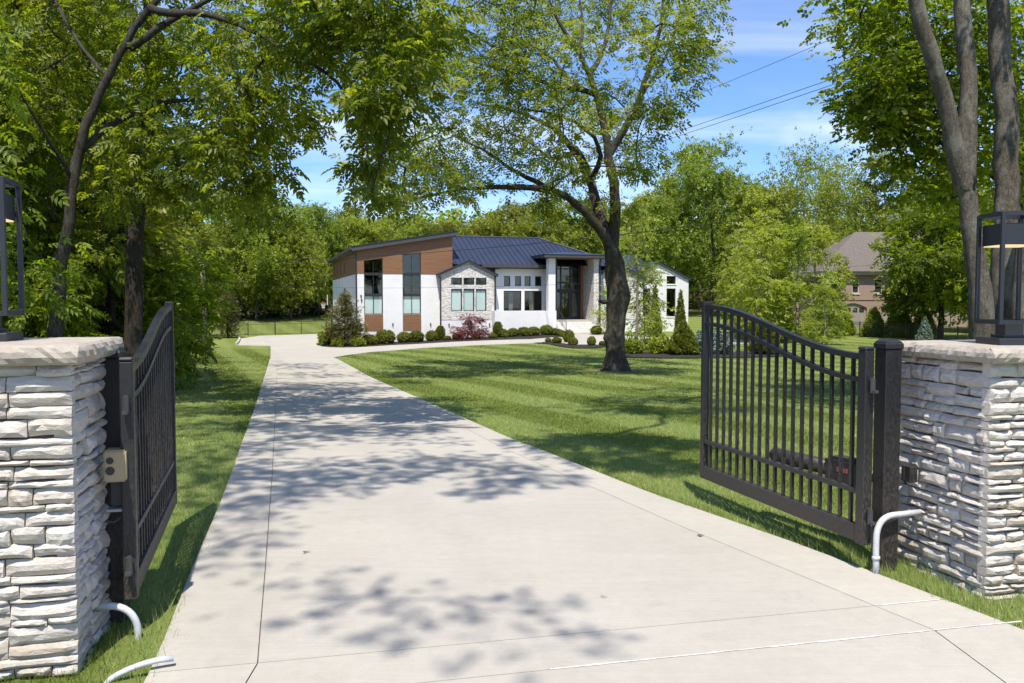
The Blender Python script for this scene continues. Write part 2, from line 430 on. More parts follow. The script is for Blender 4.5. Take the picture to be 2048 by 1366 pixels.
m, nt, b = mat_new('roof_metal'); t = NT(nt)
nt.links.new(t.ramp(t.noise(t.objc(), .8, 4), [(.3, (.028, .036, .062)), (.7, (.038, .047, .078))]), b.inputs['Base Color'])
b.inputs['Metallic'].default_value = .25; b.inputs['Roughness'].default_value = .42; M['roof'] = m
# white painted brick
m, nt, b = mat_new('white_brick'); t = NT(nt); v = t.objc()
s = t.sepxyz(v); cmb = t.n.new('ShaderNodeCombineXYZ'); nt.links.new(t.math('ADD', s[0], s[1]), cmb.inputs[0]); nt.links.new(s[2], cmb.inputs[1])
bt = t.n.new('ShaderNodeTexBrick'); nt.links.new(cmb.outputs[0], bt.inputs['Vector']); bt.inputs['Scale'].default_value = 1.0
bt.inputs['Brick Width'].default_value = .22; bt.inputs['Row Height'].default_value = .075; bt.inputs['Mortar Size'].default_value = .008; bt.inputs['Mortar Smooth'].default_value = .4
bt.inputs['Color1'].default_value = (.86, .86, .85, 1); bt.inputs['Color2'].default_value = (.81, .81, .805, 1); bt.inputs['Mortar'].default_value = (.60, .60, .60, 1)
nt.links.new(t.mix(1.0, bt.outputs['Color'], t.ramp(t.noise(v, 1.3, 5), [(.3, (.93, .93, .93)), (.7, (1, 1, 1))]), 'MULTIPLY'), b.inputs['Base Color'])
b.inputs['Roughness'].default_value = .6
hb = t.math('SUBTRACT', t.noise(v, 50, 3), t.math('MULTIPLY', bt.outputs['Fac'], 1.5)); nt.links.new(t.bump(hb, .5, .012), b.inputs['Normal']); M['white'] = m
M['white_trim'] = plain('white_trim', (.85, .85, .84), .6, var=.04)
# wood siding with board joints
m, nt, b = mat_new('wood_siding'); t = NT(nt); v = t.objc(); s = t.sepxyz(v)
row = t.math('DIVIDE', s[2], .155); fr = t.math('FRACT', row); fl = t.math('FLOOR', row)
line = t.ramp(fr, [(0, (0, 0, 0)), (.06, (1, 1, 1)), (.94, (1, 1, 1)), (1, (0, 0, 0))])
cm = t.n.new('ShaderNodeCombineXYZ'); nt.links.new(t.math('MULTIPLY', t.math('ADD', s[0], s[1]), .25), cm.inputs[0]); nt.links.new(t.math('MULTIPLY', fl, 3.7), cm.inputs[1]); nt.links.new(t.math('MULTIPLY', s[2], 6.0), cm.inputs[2])
gn = t.noise(cm.outputs[0], 3.0, 6, .7)
c = t.ramp(gn, [(.3, (.150, .070, .030)), (.5, (.215, .105, .047)), (.72, (.275, .140, .066))])
c = t.mix(1.0, c, t.mix(line, (.42, .42, .42), (1, 1, 1)), 'MULTIPLY')
nt.links.new(c, b.inputs['Base Color']); b.inputs['Roughness'].default_value = .55
nt.links.new(t.bump(line, .5, .01), b.inputs['Normal']); M['wood'] = m
# stacked stone veneer on the house (pieces far below ten pixels)
m, nt, b = mat_new('stone_veneer'); t = NT(nt); v = t.objc(); s = t.sepxyz(v)
cm = t.n.new('ShaderNodeCombineXYZ'); nt.links.new(t.math('ADD', s[0], s[1]), cm.inputs[0]); nt.links.new(s[2], cm.inputs[1])
nz_ = t.noise(v, 3.0, 3)
vec = t.mapping(cm.outputs[0], (5.6, 17.0, 1))
add = t.n.new('ShaderNodeVectorMath'); add.operation = 'ADD'; nt.links.new(vec, add.inputs[0])
cmb2 = t.n.new('ShaderNodeCombineXYZ'); nt.links.new(t.math('MULTIPLY', nz_, 1.4), cmb2.inputs[0]); nt.links.new(t.math('MULTIPLY', nz_, .9), cmb2.inputs[1]); nt.links.new(cmb2.outputs[0], add.inputs[1])
vo = t.n.new('ShaderNodeTexVoronoi'); vo.feature = 'F1'; vo.distance = 'CHEBYCHEV'; nt.links.new(add.outputs[0], vo.inputs['Vector']); vo.inputs['Scale'].default_value = 1.0; vo.inputs['Randomness'].default_value = .85
vd = t.ramp(vo.outputs['Distance'], [(.40, (1, 1, 1)), (.62, (0, 0, 0))])
cc = t.n.new('ShaderNodeSeparateColor'); nt.links.new(vo.outputs['Color'], cc.inputs[0])
c = t.ramp(cc.outputs[0], [(0, (.52, .49, .45)), (.35, (.66, .63, .59)), (.7, (.76, .74, .71)), (1, (.70, .67, .62))])
c = t.mix(vd, (.42, .39, .35), c)
nt.links.new(c, b.inputs['Base Color']); b.inputs['Roughness'].default_value = .9
nt.links.new(t.bump(t.math('ADD', vd, t.math('MULTIPLY', cc.outputs[1], 1.6)), .55, .035), b.inputs['Normal']); M['veneer'] = m
# glass
m, nt, b = mat_new('window_glass'); t = NT(nt); nt.nodes.remove(b)
tp = t.n.new('ShaderNodeBsdfTransparent'); tp.inputs[0].default_value = (.80, .88, .86, 1)
gl = t.n.new('ShaderNodeBsdfGlossy'); gl.inputs['Color'].default_value = (.9, .95, .95, 1); gl.inputs['Roughness'].default_value = .015
fr_ = t.n.new('ShaderNodeLayerWeight'); fr_.inputs[0].default_value = .5          # the same from both sides, so that sun reaches the blinds
fac_ = t.math('ADD', t.math('MULTIPLY', t.math('POWER', fr_.outputs['Facing'], 4.0), .8), .09)
mx = t.n.new('ShaderNodeMixShader'); nt.links.new(fac_, mx.inputs[0]); nt.links.new(tp.outputs[0], mx.inputs[1]); nt.links.new(gl.outputs[0], mx.inputs[2])
nt.links.new(mx.outputs[0], nt.nodes['Material Output'].inputs['Surface']); M['glass'] = m
M['blind'] = plain('window_blind', (.80, .86, .84), .8, var=.03)
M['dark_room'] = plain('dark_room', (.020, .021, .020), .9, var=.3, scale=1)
M['room_frame'] = plain('pale_picture', (.22, .22, .21), .8, var=.2)
M['frame'] = plain('window_frame', (.022, .022, .024), .45, var=.1)
# brick house
m, nt, b = mat_new('pink_brick'); t = NT(nt); v = t.objc(); s = t.sepxyz(v)
cm = t.n.new('ShaderNodeCombineXYZ'); nt.links.new(t.math('ADD', s[0], s[1]), cm.inputs[0]); nt.links.new(s[2], cm.inputs[1])
bt = t.n.new('ShaderNodeTexBrick'); nt.links.new(cm.outputs[0], bt.inputs['Vector']); bt.inputs['Scale'].default_value = 1.0; bt.inputs['Brick Width'].default_value = .22; bt.inputs['Row Height'].default_value = .075; bt.inputs['Mortar Size'].default_value = .01
bt.inputs['Color1'].default_value = (.295, .180, .135, 1); bt.inputs['Color2'].default_value = (.225, .140, .108, 1); bt.inputs['Mortar'].default_value = (.34, .29, .25, 1)
nt.links.new(bt.outputs['Color'], b.inputs['Base Color']); b.inputs['Roughness'].default_value = .9; M['brick'] = m
m, nt, b = mat_new('brown_shingle'); t = NT(nt); v = t.objc(); s = t.sepxyz(v)
row = t.math('FRACT', t.math('MULTIPLY', s[2], 6.0)); cl_ = t.noise(t.mapping(v, (2.5, 2.5, 6)), 2.5, 3, .8)
c = t.ramp(cl_, [(.3, (.085, .070, .058)), (.7, (.170, .145, .122))]); c = t.mix(1.0, c, t.ramp(row, [(0, (.55, .55, .55)), (.15, (1, 1, 1))]), 'MULTIPLY')
nt.links.new(c, b.inputs['Base Color']); b.inputs['Roughness'].default_value = .9; M['shingle'] = m
M['cream'] = plain('cream_trim', (.50, .46, .38), .7, var=.05)
M['taupe'] = plain('garage_door_taupe', (.27, .235, .20), .6, var=.06)
# bark
def bark(name, a, b_, lichen, lf=.35, sc=21):
    m, nt, b = mat_new(name); t = NT(nt); v = t.geo()
    n = t.noise(t.mapping(v, (1, 1, .30)), sc, 7, .75, .8); n2 = t.noise(v, 2.3, 6, .65); n3 = t.noise(v, 30, 5, .8)
    c = t.ramp(n, [(.33, a), (.66, b_)])
    c = t.mix(t.math('MULTIPLY', t.ramp(n2, [(.48, (0, 0, 0)), (.60, (1, 1, 1))]), lf), c, lichen)
    c = t.mix(t.math('MULTIPLY', t.ramp(n3, [(.5, (0, 0, 0)), (.72, (1, 1, 1))]), lf * .7), c, tuple(min(1, q * 1.5) for q in lichen))
    nt.links.new(c, b.inputs['Base Color']); b.inputs['Roughness'].default_value = .95; b.inputs['Specular IOR Level'].default_value = .15
    nb = t.bump(n, 1.0, .06); nb = t.bump(n3, .6, .015, nb); nt.links.new(nb, b.inputs['Normal'])
    return m
M['bark'] = bark('bark_grey_brown', (.022, .018, .014), (.095, .080, .064), (.125, .13, .108), .40)
M['bark_dark'] = bark('bark_dark', (.018, .014, .011), (.075, .060, .047), (.085, .085, .07), .25)
M['bark_pale'] = bark('bark_pale_lichen', (.050, .042, .032), (.185, .158, .124), (.265, .255, .215), .60, 26)
M['bark_birch'] = bark('bark_birch', (.12, .09, .07), (.34, .28, .22), (.42, .36, .30), .4)
# foliage
M['leaf_compound'] = leaf_mat('foliage_compound', (.062, .094, .008), (.128, .172, .013), (.245, .280, .030), (2.0, 2.15, .6), .52, obvar=.05)
M['leaf_lawn'] = leaf_mat('foliage_lawn_tree', (.074, .100, .012), (.148, .180, .023), (.260, .282, .052), (1.9, 2.0, .7), .50, obvar=0)
M['leaf_maple'] = leaf_mat('foliage_maple', (.060, .094, .008), (.126, .172, .013), (.240, .280, .030), (2.0, 2.15, .5), .52, obvar=.05)
M['leaf_far'] = leaf_mat('foliage_woodland', (.078, .106, .011), (.160, .198, .021), (.275, .305, .044), (1.8, 1.9, .6), .48, obvar=.12)
M['leaf_light'] = leaf_mat('foliage_young', (.135, .172, .018), (.215, .258, .034), (.300, .332, .068), (1.8, 1.9, .6), .48, obvar=.07)
M['leaf_box'] = leaf_mat('foliage_boxwood', (.075, .095, .009), (.135, .155, .017), (.200, .212, .032), (1.6, 1.6, .7), .32, obvar=.08)
M['leaf_arb'] = leaf_mat('foliage_arborvitae', (.060, .080, .009), (.110, .134, .014), (.165, .180, .026), (1.5, 1.5, .7), .32, obvar=.06)
M['leaf_blue'] = leaf_mat('foliage_blue_green', (.075, .115, .080), (.130, .185, .135), (.210, .265, .215), (1.3, 1.4, 1.2), .25, obvar=.05)
M['leaf_red'] = leaf_mat('foliage_red', (.070, .014, .016), (.150, .036, .038), (.25, .080, .072), (1.8, 1.2, 1.1), .38, obvar=0)
M['leaf_mag'] = leaf_mat('foliage_magnolia', (.065, .076, .020), (.130, .132, .036), (.27, .225, .085), (1.3, 1.3, .7), .22, rough=.3, obvar=0)
M['leaf_olive'] = leaf_mat('foliage_olive', (.045, .058, .014), (.080, .090, .024), (.135, .130, .040), (1.5, 1.4, .8), .32, obvar=.06)
M['pvc'] = plain('white_pvc', (.52, .53, .55), .45, var=.14, scale=14)
M['beige'] = plain('beige_plastic', (.40, .325, .185), .5, var=.05)
M['grille'] = plain('dark_grille', (.05, .045, .04), .7, var=.3, scale=60)
M['plate'] = plain('grey_plate', (.06, .06, .062), .6, .3, var=.2)
M['galv'] = plain('galvanised', (.30, .31, .33), .5, .5, var=.2)
M['wire'] = plain('cable_black', (.02, .02, .022), .6)
M['pole'] = plain('weathered_pole', (.20, .175, .15), .9, var=.3, scale=3)
M['greyfence'] = plain('grey_boards', (.13, .125, .12), .9, var=.25, scale=3)
m, nt, b = mat_new('lamp_glow'); b.inputs['Base Color'].default_value = (.8, .6, .35, 1); b.inputs['Emission Color'].default_value = (1.0, .72, .40, 1); b.inputs['Emission Strength'].default_value = .55; M['glow'] = m
M['step'] = plain('pale_step', (.56, .545, .52), .8, var=.08)
M['soil'] = plain('bare_soil', (.16, .12, .07), .95, var=.35, scale=9, bump=.6, coord='geo')
M['rim'] = plain('orange_rim', (.45, .05, .02), .5); M['net'] = plain('white_net', (.7, .7, .68), .8)
M['sticker'] = plain('red_sticker', (.30, .07, .07), .5, var=.5, scale=90)

# ---- baked layout: limbs and leaf masses in metres
DATA = {'lawn_trunk': [(4.17, 34.0, -0.89),
 (4.13, 34.0, -0.0),
 (4.16, 34.0, 1.2),
 (4.23, 34.0, 2.2),
 (4.11, 34.0, 3.2),
 (3.98, 34.0, 3.99)], 'lawn_limbs': [([(3.96, 34.0, 4.06),
 (3.72, 33.7, 4.43),
 (3.3, 33.4, 4.96),
 (2.76, 33.1, 5.53),
 (2.22, 32.8, 6.0),
 (1.29, 32.5, 6.25),
 (0.2, 32.2, 6.25),
 (-0.87, 31.9, 6.21),
 (-1.83, 31.6, 6.12),
 (-2.86, 31.3, 5.85),
 (-3.63, 31.0, 5.66)], 0.229, 0.025),
 ([(1.3, 33.0, 6.32),
 (0.81, 33.5, 6.68),
 (0.21, 34.0, 7.01),
 (-0.49, 34.5, 7.61),
 (-1.13, 35.0, 8.09),
 (-1.96, 35.5, 8.58)], 0.114, 0.03),
 ([(3.89, 34.0, 4.23),
 (3.65, 34.25, 5.04),
 (3.4, 34.5, 5.85),
 (3.23, 34.75, 6.5),
 (3.18, 35.0, 7.16),
 (2.65, 35.25, 8.09),
 (1.94, 35.5, 8.94),
 (1.23, 35.75, 9.53),
 (0.5, 36.0, 9.77),
 (-0.33, 36.25, 10.09),
 (-1.45, 36.5, 10.33)], 0.264, 0.03),
 ([(3.13, 34.5, 6.99),
 (3.05, 34.12, 7.5),
 (2.8, 33.75, 7.91),
 (2.34, 33.38, 8.19),
 (1.72, 33.0, 8.12)], 0.088, 0.03),
 ([(2.64, 35.0, 8.04),
 (2.17, 34.7, 7.73),
 (1.31, 34.4, 7.52),
 (1.0, 34.1, 8.19),
 (0.47, 33.8, 8.42),
 (-0.05, 33.5, 8.45)], 0.088, 0.02),
 ([(3.25, 34.3, 6.97),
 (3.59, 33.83, 7.46),
 (3.62, 33.37, 7.76),
 (3.15, 32.9, 8.27),
 (2.35, 32.43, 8.79),
 (1.42, 31.97, 8.98),
 (0.6, 31.5, 8.95)], 0.123, 0.03),
 ([(3.99, 34.0, 4.14),
 (4.09, 33.92, 5.01),
 (4.14, 33.85, 5.87),
 (4.0, 33.77, 6.63),
 (3.83, 33.69, 7.31),
 (3.8, 33.62, 7.81),
 (3.62, 33.54, 8.64),
 (3.52, 33.46, 9.3),
 (3.27, 33.38, 9.96),
 (3.01, 33.31, 10.78),
 (2.57, 33.23, 11.51),
 (2.06, 33.15, 12.23),
 (1.63, 33.08, 12.87),
 (1.37, 33.0, 13.59)], 0.264, 0.04),
 ([(3.01, 33.4, 10.76),
 (3.37, 33.62, 11.28),
 (3.65, 33.84, 11.68),
 (3.8, 34.06, 12.77),
 (3.95, 34.28, 13.87),
 (4.06, 34.5, 14.63)], 0.114, 0.04),
 ([(3.86, 34.0, 7.79),
 (4.27, 33.79, 8.43),
 (4.67, 33.57, 9.07),
 (4.97, 33.36, 9.87),
 (5.35, 33.14, 11.15),
 (5.64, 32.93, 12.33),
 (5.72, 32.71, 13.32),
 (5.72, 32.5, 13.82)], 0.167, 0.05),
 ([(4.99, 33.5, 9.9),
 (5.58, 34.0, 10.79),
 (6.19, 34.5, 11.7),
 (6.62, 35.0, 13.07),
 (6.98, 35.5, 14.11)], 0.088, 0.03),
 ([(3.28, 33.5, 9.99),
 (2.46, 34.0, 10.28),
 (2.06, 34.5, 11.18),
 (1.69, 35.0, 11.8),
 (1.12, 35.5, 12.34),
 (0.22, 36.0, 12.84)], 0.123, 0.03),
 ([(2.38, 34.0, 10.32),
 (1.49, 33.58, 10.3),
 (0.88, 33.17, 10.41),
 (0.03, 32.75, 11.21),
 (-0.79, 32.33, 11.58),
 (-1.59, 31.92, 11.93),
 (-2.21, 31.5, 12.12)], 0.097, 0.03),
 ([(0.88, 33.0, 10.37),
 (0.29, 33.5, 10.83),
 (-0.83, 34.0, 11.13),
 (-1.72, 34.5, 11.61),
 (-2.64, 35.0, 12.28)], 0.062, 0.02),
 ([(2.57, 33.2, 11.5),
 (2.83, 33.8, 12.69),
 (2.74, 34.4, 13.65),
 (2.61, 35.0, 14.64)], 0.088, 0.03),
 ([(4.61, 33.8, 9.03),
 (4.32, 33.53, 9.74),
 (3.77, 33.27, 9.93),
 (3.57, 33.0, 9.91)], 0.044, 0.02)], 'lawn_blobs': [(-4.43, 29.33, 6.61, 0.9, 5),
 (-4.03, 27.74, 5.24, 0.7, 5),
 (-4.07, 31.25, 8.0, 1.4, 10),
 (-2.7, 28.36, 8.74, 1.7, 13),
 (-1.64, 27.3, 9.74, 1.9, 14),
 (-0.71, 31.32, 12.04, 1.8, 13),
 (1.0, 37.52, 14.13, 1.8, 13),
 (2.63, 36.11, 13.88, 1.6, 10),
 (4.25, 35.68, 13.54, 1.4, 9),
 (4.82, 29.16, 11.43, 1.4, 10),
 (6.59, 32.94, 12.56, 1.0, 8),
 (6.41, 29.82, 10.88, 0.56, 4),
 (5.57, 28.57, 9.45, 0.8, 6),
 (4.45, 27.77, 9.4, 1.0, 6),
 (4.5, 29.07, 8.25, 0.7, 5),
 (4.83, 37.63, 10.62, 0.8, 5),
 (6.38, 36.45, 10.14, 0.52, 3),
 (4.55, 36.18, 8.52, 0.7, 5),
 (3.7, 36.11, 9.34, 0.8, 5),
 (4.13, 28.82, 7.03, 0.6, 3),
 (1.86, 30.22, 8.32, 1.1, 8),
 (0.71, 34.02, 9.7, 1.4, 10),
 (-0.8, 35.28, 9.17, 1.5, 12),
 (-2.44, 36.76, 8.42, 1.4, 12),
 (-3.87, 37.06, 7.83, 1.1, 9),
 (-2.32, 27.54, 5.61, 0.7, 5),
 (-4.42, 33.77, 6.43, 0.7, 5),
 (-1.49, 34.56, 7.13, 0.8, 5),
 (-0.27, 32.57, 6.93, 0.8, 5),
 (0.93, 28.63, 6.83, 0.8, 5),
 (0.49, 32.18, 10.76, 1.4, 10),
 (1.85, 27.57, 9.35, 1.2, 8),
 (1.67, 37.72, 7.06, 0.6, 3),
 (2.92, 36.89, 7.8, 0.6, 3),
 (4.17, 33.07, 7.01, 0.48, 3),
 (4.41, 30.1, 6.38, 0.36, 2),
 (-2.27, 37.41, 6.26, 0.44, 2),
 (-0.85, 33.37, 10.51, 1.4, 10),
 (3.36, 37.09, 10.82, 0.8, 5),
 (3.56, 36.68, 6.28, 0.44, 3),
 (1.26, 32.6, 5.8, 0.48, 3),
 (1.95, 31.47, 6.67, 0.6, 3),
 (4.35, 33.69, 5.74, 0.44, 2),
 (-2.27, 31.67, 13.86, 1.6, 9),
 (-0.39, 28.44, 12.97, 1.8, 10),
 (1.5, 30.16, 13.64, 1.8, 10),
 (4.1, 36.25, 15.98, 1.8, 10),
 (4.77, 27.02, 12.12, 1.4, 8)], 'lean_trunk': [(-9.25, 17.0, -0.61),
 (-9.19, 17.0, 0.4),
 (-9.12, 17.0, 1.5),
 (-8.99, 17.0, 2.6),
 (-8.84, 17.0, 3.49),
 (-8.74, 17.0, 4.18),
 (-8.66, 17.0, 4.77),
 (-8.47, 17.0, 5.36),
 (-8.24, 17.0, 5.85),
 (-7.91, 17.0, 6.53),
 (-7.62, 17.0, 7.06),
 (-7.36, 17.0, 7.45),
 (-7.11, 17.0, 7.74),
 (-6.81, 17.0, 8.08),
 (-6.51, 17.0, 8.46)], 'lean_limbs': [([(-7.5, 17.0, 6.97),
 (-7.02, 17.0, 7.29),
 (-6.6, 17.0, 7.58),
 (-6.13, 17.0, 7.81),
 (-5.63, 17.0, 8.03)], 0.12, 0.05),
 ([(-8.51, 17.0, 4.97),
 (-8.46, 17.21, 5.3),
 (-8.05, 17.43, 5.59),
 (-7.73, 17.64, 5.87),
 (-7.2, 17.86, 6.09),
 (-6.55, 18.07, 6.3),
 (-6.1, 18.29, 6.14),
 (-5.64, 18.5, 5.66)], 0.11, 0.03),
 ([(-7.11, 17.0, 7.74),
 (-6.57, 16.62, 7.47),
 (-5.86, 16.25, 7.44),
 (-5.09, 15.88, 7.09),
 (-4.34, 15.5, 6.66),
 (-3.63, 15.12, 6.2),
 (-3.11, 14.75, 5.85),
 (-2.7, 14.38, 5.42),
 (-2.48, 14.0, 4.93)], 0.12, 0.025),
 ([(-5.63, 17.0, 8.03),
 (-4.37, 16.3, 7.83),
 (-3.46, 15.6, 7.22),
 (-2.62, 14.9, 6.65),
 (-1.84, 14.2, 5.95),
 (-1.44, 13.5, 5.44)], 0.08, 0.02),
 ([(-8.72, 17.0, 4.38),
 (-8.79, 16.5, 4.88),
 (-8.97, 16.0, 5.44),
 (-9.03, 15.5, 6.04)], 0.07, 0.02),
 ([(-7.98, 17.0, 6.43),
 (-8.5, 17.38, 6.83),
 (-9.08, 17.75, 7.54),
 (-9.57, 18.12, 8.27),
 (-9.96, 18.5, 9.03)], 0.06, 0.02)], 'lean_blobs': [(-7.2, 17.91, 7.28, 0.58, 6),
 (-6.75, 19.3, 8.02, 0.58, 7),
 (-4.97, 15.76, 6.47, 0.68, 8),
 (-4.54, 16.91, 7.28, 0.68, 9),
 (-3.51, 14.82, 6.12, 0.49, 4),
 (-4.6, 16.04, 5.91, 0.58, 7),
 (-4.79, 18.99, 6.08, 0.39, 6),
 (-4.95, 15.38, 5.3, 0.68, 8),
 (-6.82, 18.79, 5.6, 0.68, 8),
 (-5.16, 15.41, 4.51, 0.58, 6),
 (-5.24, 17.35, 5.23, 0.49, 6),
 (-4.49, 15.74, 4.29, 0.31, 4),
 (-3.47, 14.3, 6.46, 0.44, 4),
 (-2.92, 16.06, 7.1, 0.29, 4),
 (-2.32, 14.14, 6.41, 0.49, 6),
 (-1.97, 15.21, 6.75, 0.49, 6),
 (-2.57, 16.77, 6.56, 0.44, 6),
 (-1.56, 13.15, 5.43, 0.39, 5),
 (-2.18, 12.98, 5.09, 0.24, 4),
 (-1.95, 13.73, 5.03, 0.39, 5),
 (-2.62, 16.14, 5.1, 0.24, 4),
 (-2.65, 15.47, 4.43, 0.15, 3),
 (-2.24, 13.77, 3.69, 0.12, 2),
 (-6.95, 18.59, 6.64, 0.58, 6),
 (-7.66, 18.23, 6.54, 0.49, 5),
 (-8.52, 18.9, 5.52, 0.58, 6),
 (-7.34, 17.9, 5.12, 0.58, 6),
 (-9.28, 19.47, 8.08, 0.68, 6),
 (-10.67, 19.95, 8.23, 0.78, 8),
 (-11.47, 20.09, 7.12, 0.78, 8),
 (-10.5, 19.56, 6.54, 0.68, 6),
 (-11.29, 20.1, 5.51, 0.58, 6),
 (-8.27, 17.84, 4.5, 0.49, 5),
 (-6.95, 18.49, 4.59, 0.49, 5),
 (-5.77, 18.85, 4.2, 0.44, 4),
 (-3.69, 16.19, 7.51, 0.49, 4),
 (-1.38, 14.55, 6.71, 0.39, 5),
 (-1.81, 16.94, 7.0, 0.39, 5),
 (-6.94, 19.29, 9.33, 1.16, 8),
 (-4.86, 18.18, 9.01, 1.07, 8),
 (-2.62, 14.02, 7.33, 0.97, 8),
 (-1.6, 13.56, 7.0, 0.68, 5),
 (-8.42, 18.87, 9.17, 1.16, 6),
 (-9.65, 18.13, 9.1, 1.16, 6)], 'dark_trunk': [(-8.91, 20.0, -0.36),
 (-8.93, 20.0, 0.94),
 (-8.91, 20.0, 2.0),
 (-8.86, 20.0, 3.17),
 (-8.79, 20.0, 3.99),
 (-8.68, 20.0, 4.8),
 (-8.53, 20.0, 5.61),
 (-8.41, 20.0, 6.64),
 (-8.33, 20.0, 7.79),
 (-8.36, 20.0, 8.92),
 (-8.34, 20.0, 10.28)], 'right_limbs': [([(8.53, 15.0, -0.31),
 (8.45, 15.0, 0.59),
 (8.33, 15.0, 1.47),
 (8.2, 15.0, 2.35),
 (8.04, 15.0, 3.31),
 (7.89, 15.0, 4.18),
 (7.83, 15.0, 4.62),
 (7.83, 15.0, 4.95),
 (7.85, 15.0, 5.18)], 0.31, 0.12),
 ([(7.93, 15.0, 3.97),
 (7.74, 14.93, 4.61),
 (7.57, 14.86, 5.11),
 (7.35, 14.79, 5.69),
 (7.13, 14.71, 6.26),
 (6.91, 14.64, 6.82),
 (6.71, 14.57, 7.37),
 (6.47, 14.5, 8.17)], 0.19, 0.12),
 ([(7.94, 15.0, 3.88),
 (7.96, 15.04, 4.54),
 (8.04, 15.09, 5.11),
 (8.06, 15.13, 5.6),
 (7.99, 15.17, 6.3),
 (7.92, 15.21, 7.01),
 (7.9, 15.26, 7.8),
 (7.84, 15.3, 8.68)], 0.19, 0.13),
 ([(8.84, 15.3, -0.35),
 (8.89, 15.33, 0.55),
 (8.88, 15.37, 1.46),
 (8.89, 15.4, 2.36),
 (8.92, 15.43, 3.53),
 (8.94, 15.47, 4.7),
 (8.87, 15.5, 5.77),
 (8.78, 15.53, 6.67),
 (8.7, 15.57, 7.48),
 (8.63, 15.6, 8.46)], 0.29, 0.19),
 ([(8.75, 14.7, -0.26),
 (8.79, 14.68, 0.61),
 (8.79, 14.67, 1.48),
 (8.75, 14.65, 2.34),
 (8.87, 14.63, 3.28),
 (9.16, 14.62, 4.55),
 (9.52, 14.6, 6.22)], 0.22, 0.17)], 'maple_blobs': [(8.74, 20.53, 8.52, 0.86, 10),
 (9.45, 22.85, 9.65, 0.56, 5),
 (9.14, 20.33, 7.88, 0.74, 8),
 (8.12, 19.04, 7.18, 0.62, 5),
 (7.87, 19.18, 6.45, 0.56, 6),
 (8.42, 19.68, 6.23, 0.62, 7),
 (8.96, 22.13, 6.69, 0.37, 3),
 (9.1, 20.45, 6.63, 0.62, 6),
 (9.11, 20.16, 5.87, 0.62, 6),
 (9.33, 19.39, 5.38, 0.62, 6),
 (11.13, 22.93, 7.32, 0.86, 8),
 (9.89, 20.7, 8.46, 0.99, 8),
 (10.3, 19.83, 7.51, 0.99, 9),
 (10.75, 19.24, 8.0, 1.11, 9),
 (10.89, 19.22, 6.68, 0.99, 8),
 (10.6, 19.67, 6.0, 0.86, 7),
 (12.59, 21.71, 5.79, 0.86, 7),
 (9.79, 19.6, 4.85, 0.62, 4),
 (10.47, 19.16, 4.68, 0.74, 5),
 (12.33, 20.96, 4.2, 0.62, 4),
 (12.13, 20.0, 7.21, 0.99, 6),
 (10.62, 22.99, 7.86, 0.62, 5),
 (8.72, 19.49, 9.41, 1.11, 6),
 (10.91, 21.12, 10.15, 1.36, 8),
 (12.94, 22.1, 10.52, 1.36, 8),
 (13.16, 20.64, 6.2, 1.24, 5)], 'overhead_blobs': [(-2.51, 0.54, 13.09, 0.18, 6),
 (-2.43, 0.23, 12.58, 0.14, 2),
 (-1.45, -0.44, 12.34, 0.22, 2),
 (-1.03, -0.62, 12.51, 0.19, 2),
 (-0.6, -0.62, 12.14, 0.14, 2),
 (-0.21, -0.91, 12.52, 0.14, 2),
 (0.12, -0.73, 12.35, 0.11, 1),
 (-1.19, -1.31, 12.99, 0.13, 1),
 (0.16, -1.8, 12.93, 0.12, 1),
 (-0.37, -1.35, 12.6, 0.12, 1),
 (-2.58, 4.06, 12.36, 0.39, 11),
 (-1.91, 3.54, 12.76, 0.38, 11),
 (-1.41, 4.21, 12.74, 0.4, 10),
 (-0.79, 4.42, 12.67, 0.36, 9),
 (-0.25, 3.26, 12.72, 0.24, 6),
 (0.15, 2.68, 13.87, 0.2, 5),
 (-2.07, 2.79, 12.56, 0.23, 5),
 (-2.54, 2.62, 12.39, 0.19, 5),
 (-2.61, 1.36, 13.97, 0.18, 5),
 (-0.5, 2.28, 13.32, 0.11, 3),
 (-3.39, 2.88, 14.08, 0.25, 6),
 (-3.81, 5.25, 13.03, 0.35, 7),
 (-2.59, 5.78, 15.3, 0.45, 8),
 (-3.4, 6.7, 14.81, 0.48, 8),
 (-1.88, 6.56, 15.08, 0.36, 5),
 (-3.54, 5.99, 13.64, 0.32, 6),
 (-1.33, 6.21, 13.19, 0.32, 5),
 (0.7, 6.01, 12.47, 0.31, 6),
 (1.19, 6.47, 12.68, 0.32, 8),
 (1.57, 5.87, 13.87, 0.32, 8),
 (1.94, 5.29, 13.92, 0.31, 8),
 (1.74, 3.6, 13.96, 0.18, 5),
 (1.17, 4.69, 12.91, 0.19, 5),
 (2.73, 12.86, 14.81, 0.6, 8),
 (3.94, 12.71, 15.1, 0.6, 8),
 (1.81, 10.88, 14.78, 0.46, 6),
 (2.82, 9.58, 15.13, 0.44, 6),
 (3.97, 10.41, 14.56, 0.45, 6),
 (4.32, 16.21, 14.81, 0.6, 6),
 (-3.21, 10.26, 14.87, 0.45, 5),
 (-3.81, 9.62, 14.04, 0.42, 4),
 (-6.26, 15.94, 15.35, 0.6, 6),
 (-5.6, 18.04, 15.41, 0.66, 6),
 (-4.15, 16.79, 13.65, 0.5, 5),
 (-8.68, 28.27, 15.44, 0.92, 6),
 (-10.07, 30.28, 15.42, 0.81, 5),
 (-3.61, 19.55, 14.84, 0.69, 6),
 (-2.3, 24.31, 13.59, 0.79, 6),
 (-0.47, 24.93, 15.3, 0.69, 5),
 (-6.38, 10.82, 13.76, 0.6, 10),
 (-9.88, 20.59, 15.44, 0.96, 10),
 (-5.15, 6.01, 14.83, 0.45, 10),
 (-4.82, 8.05, 13.62, 0.44, 8),
 (-3.57, 3.31, 12.6, 0.32, 11),
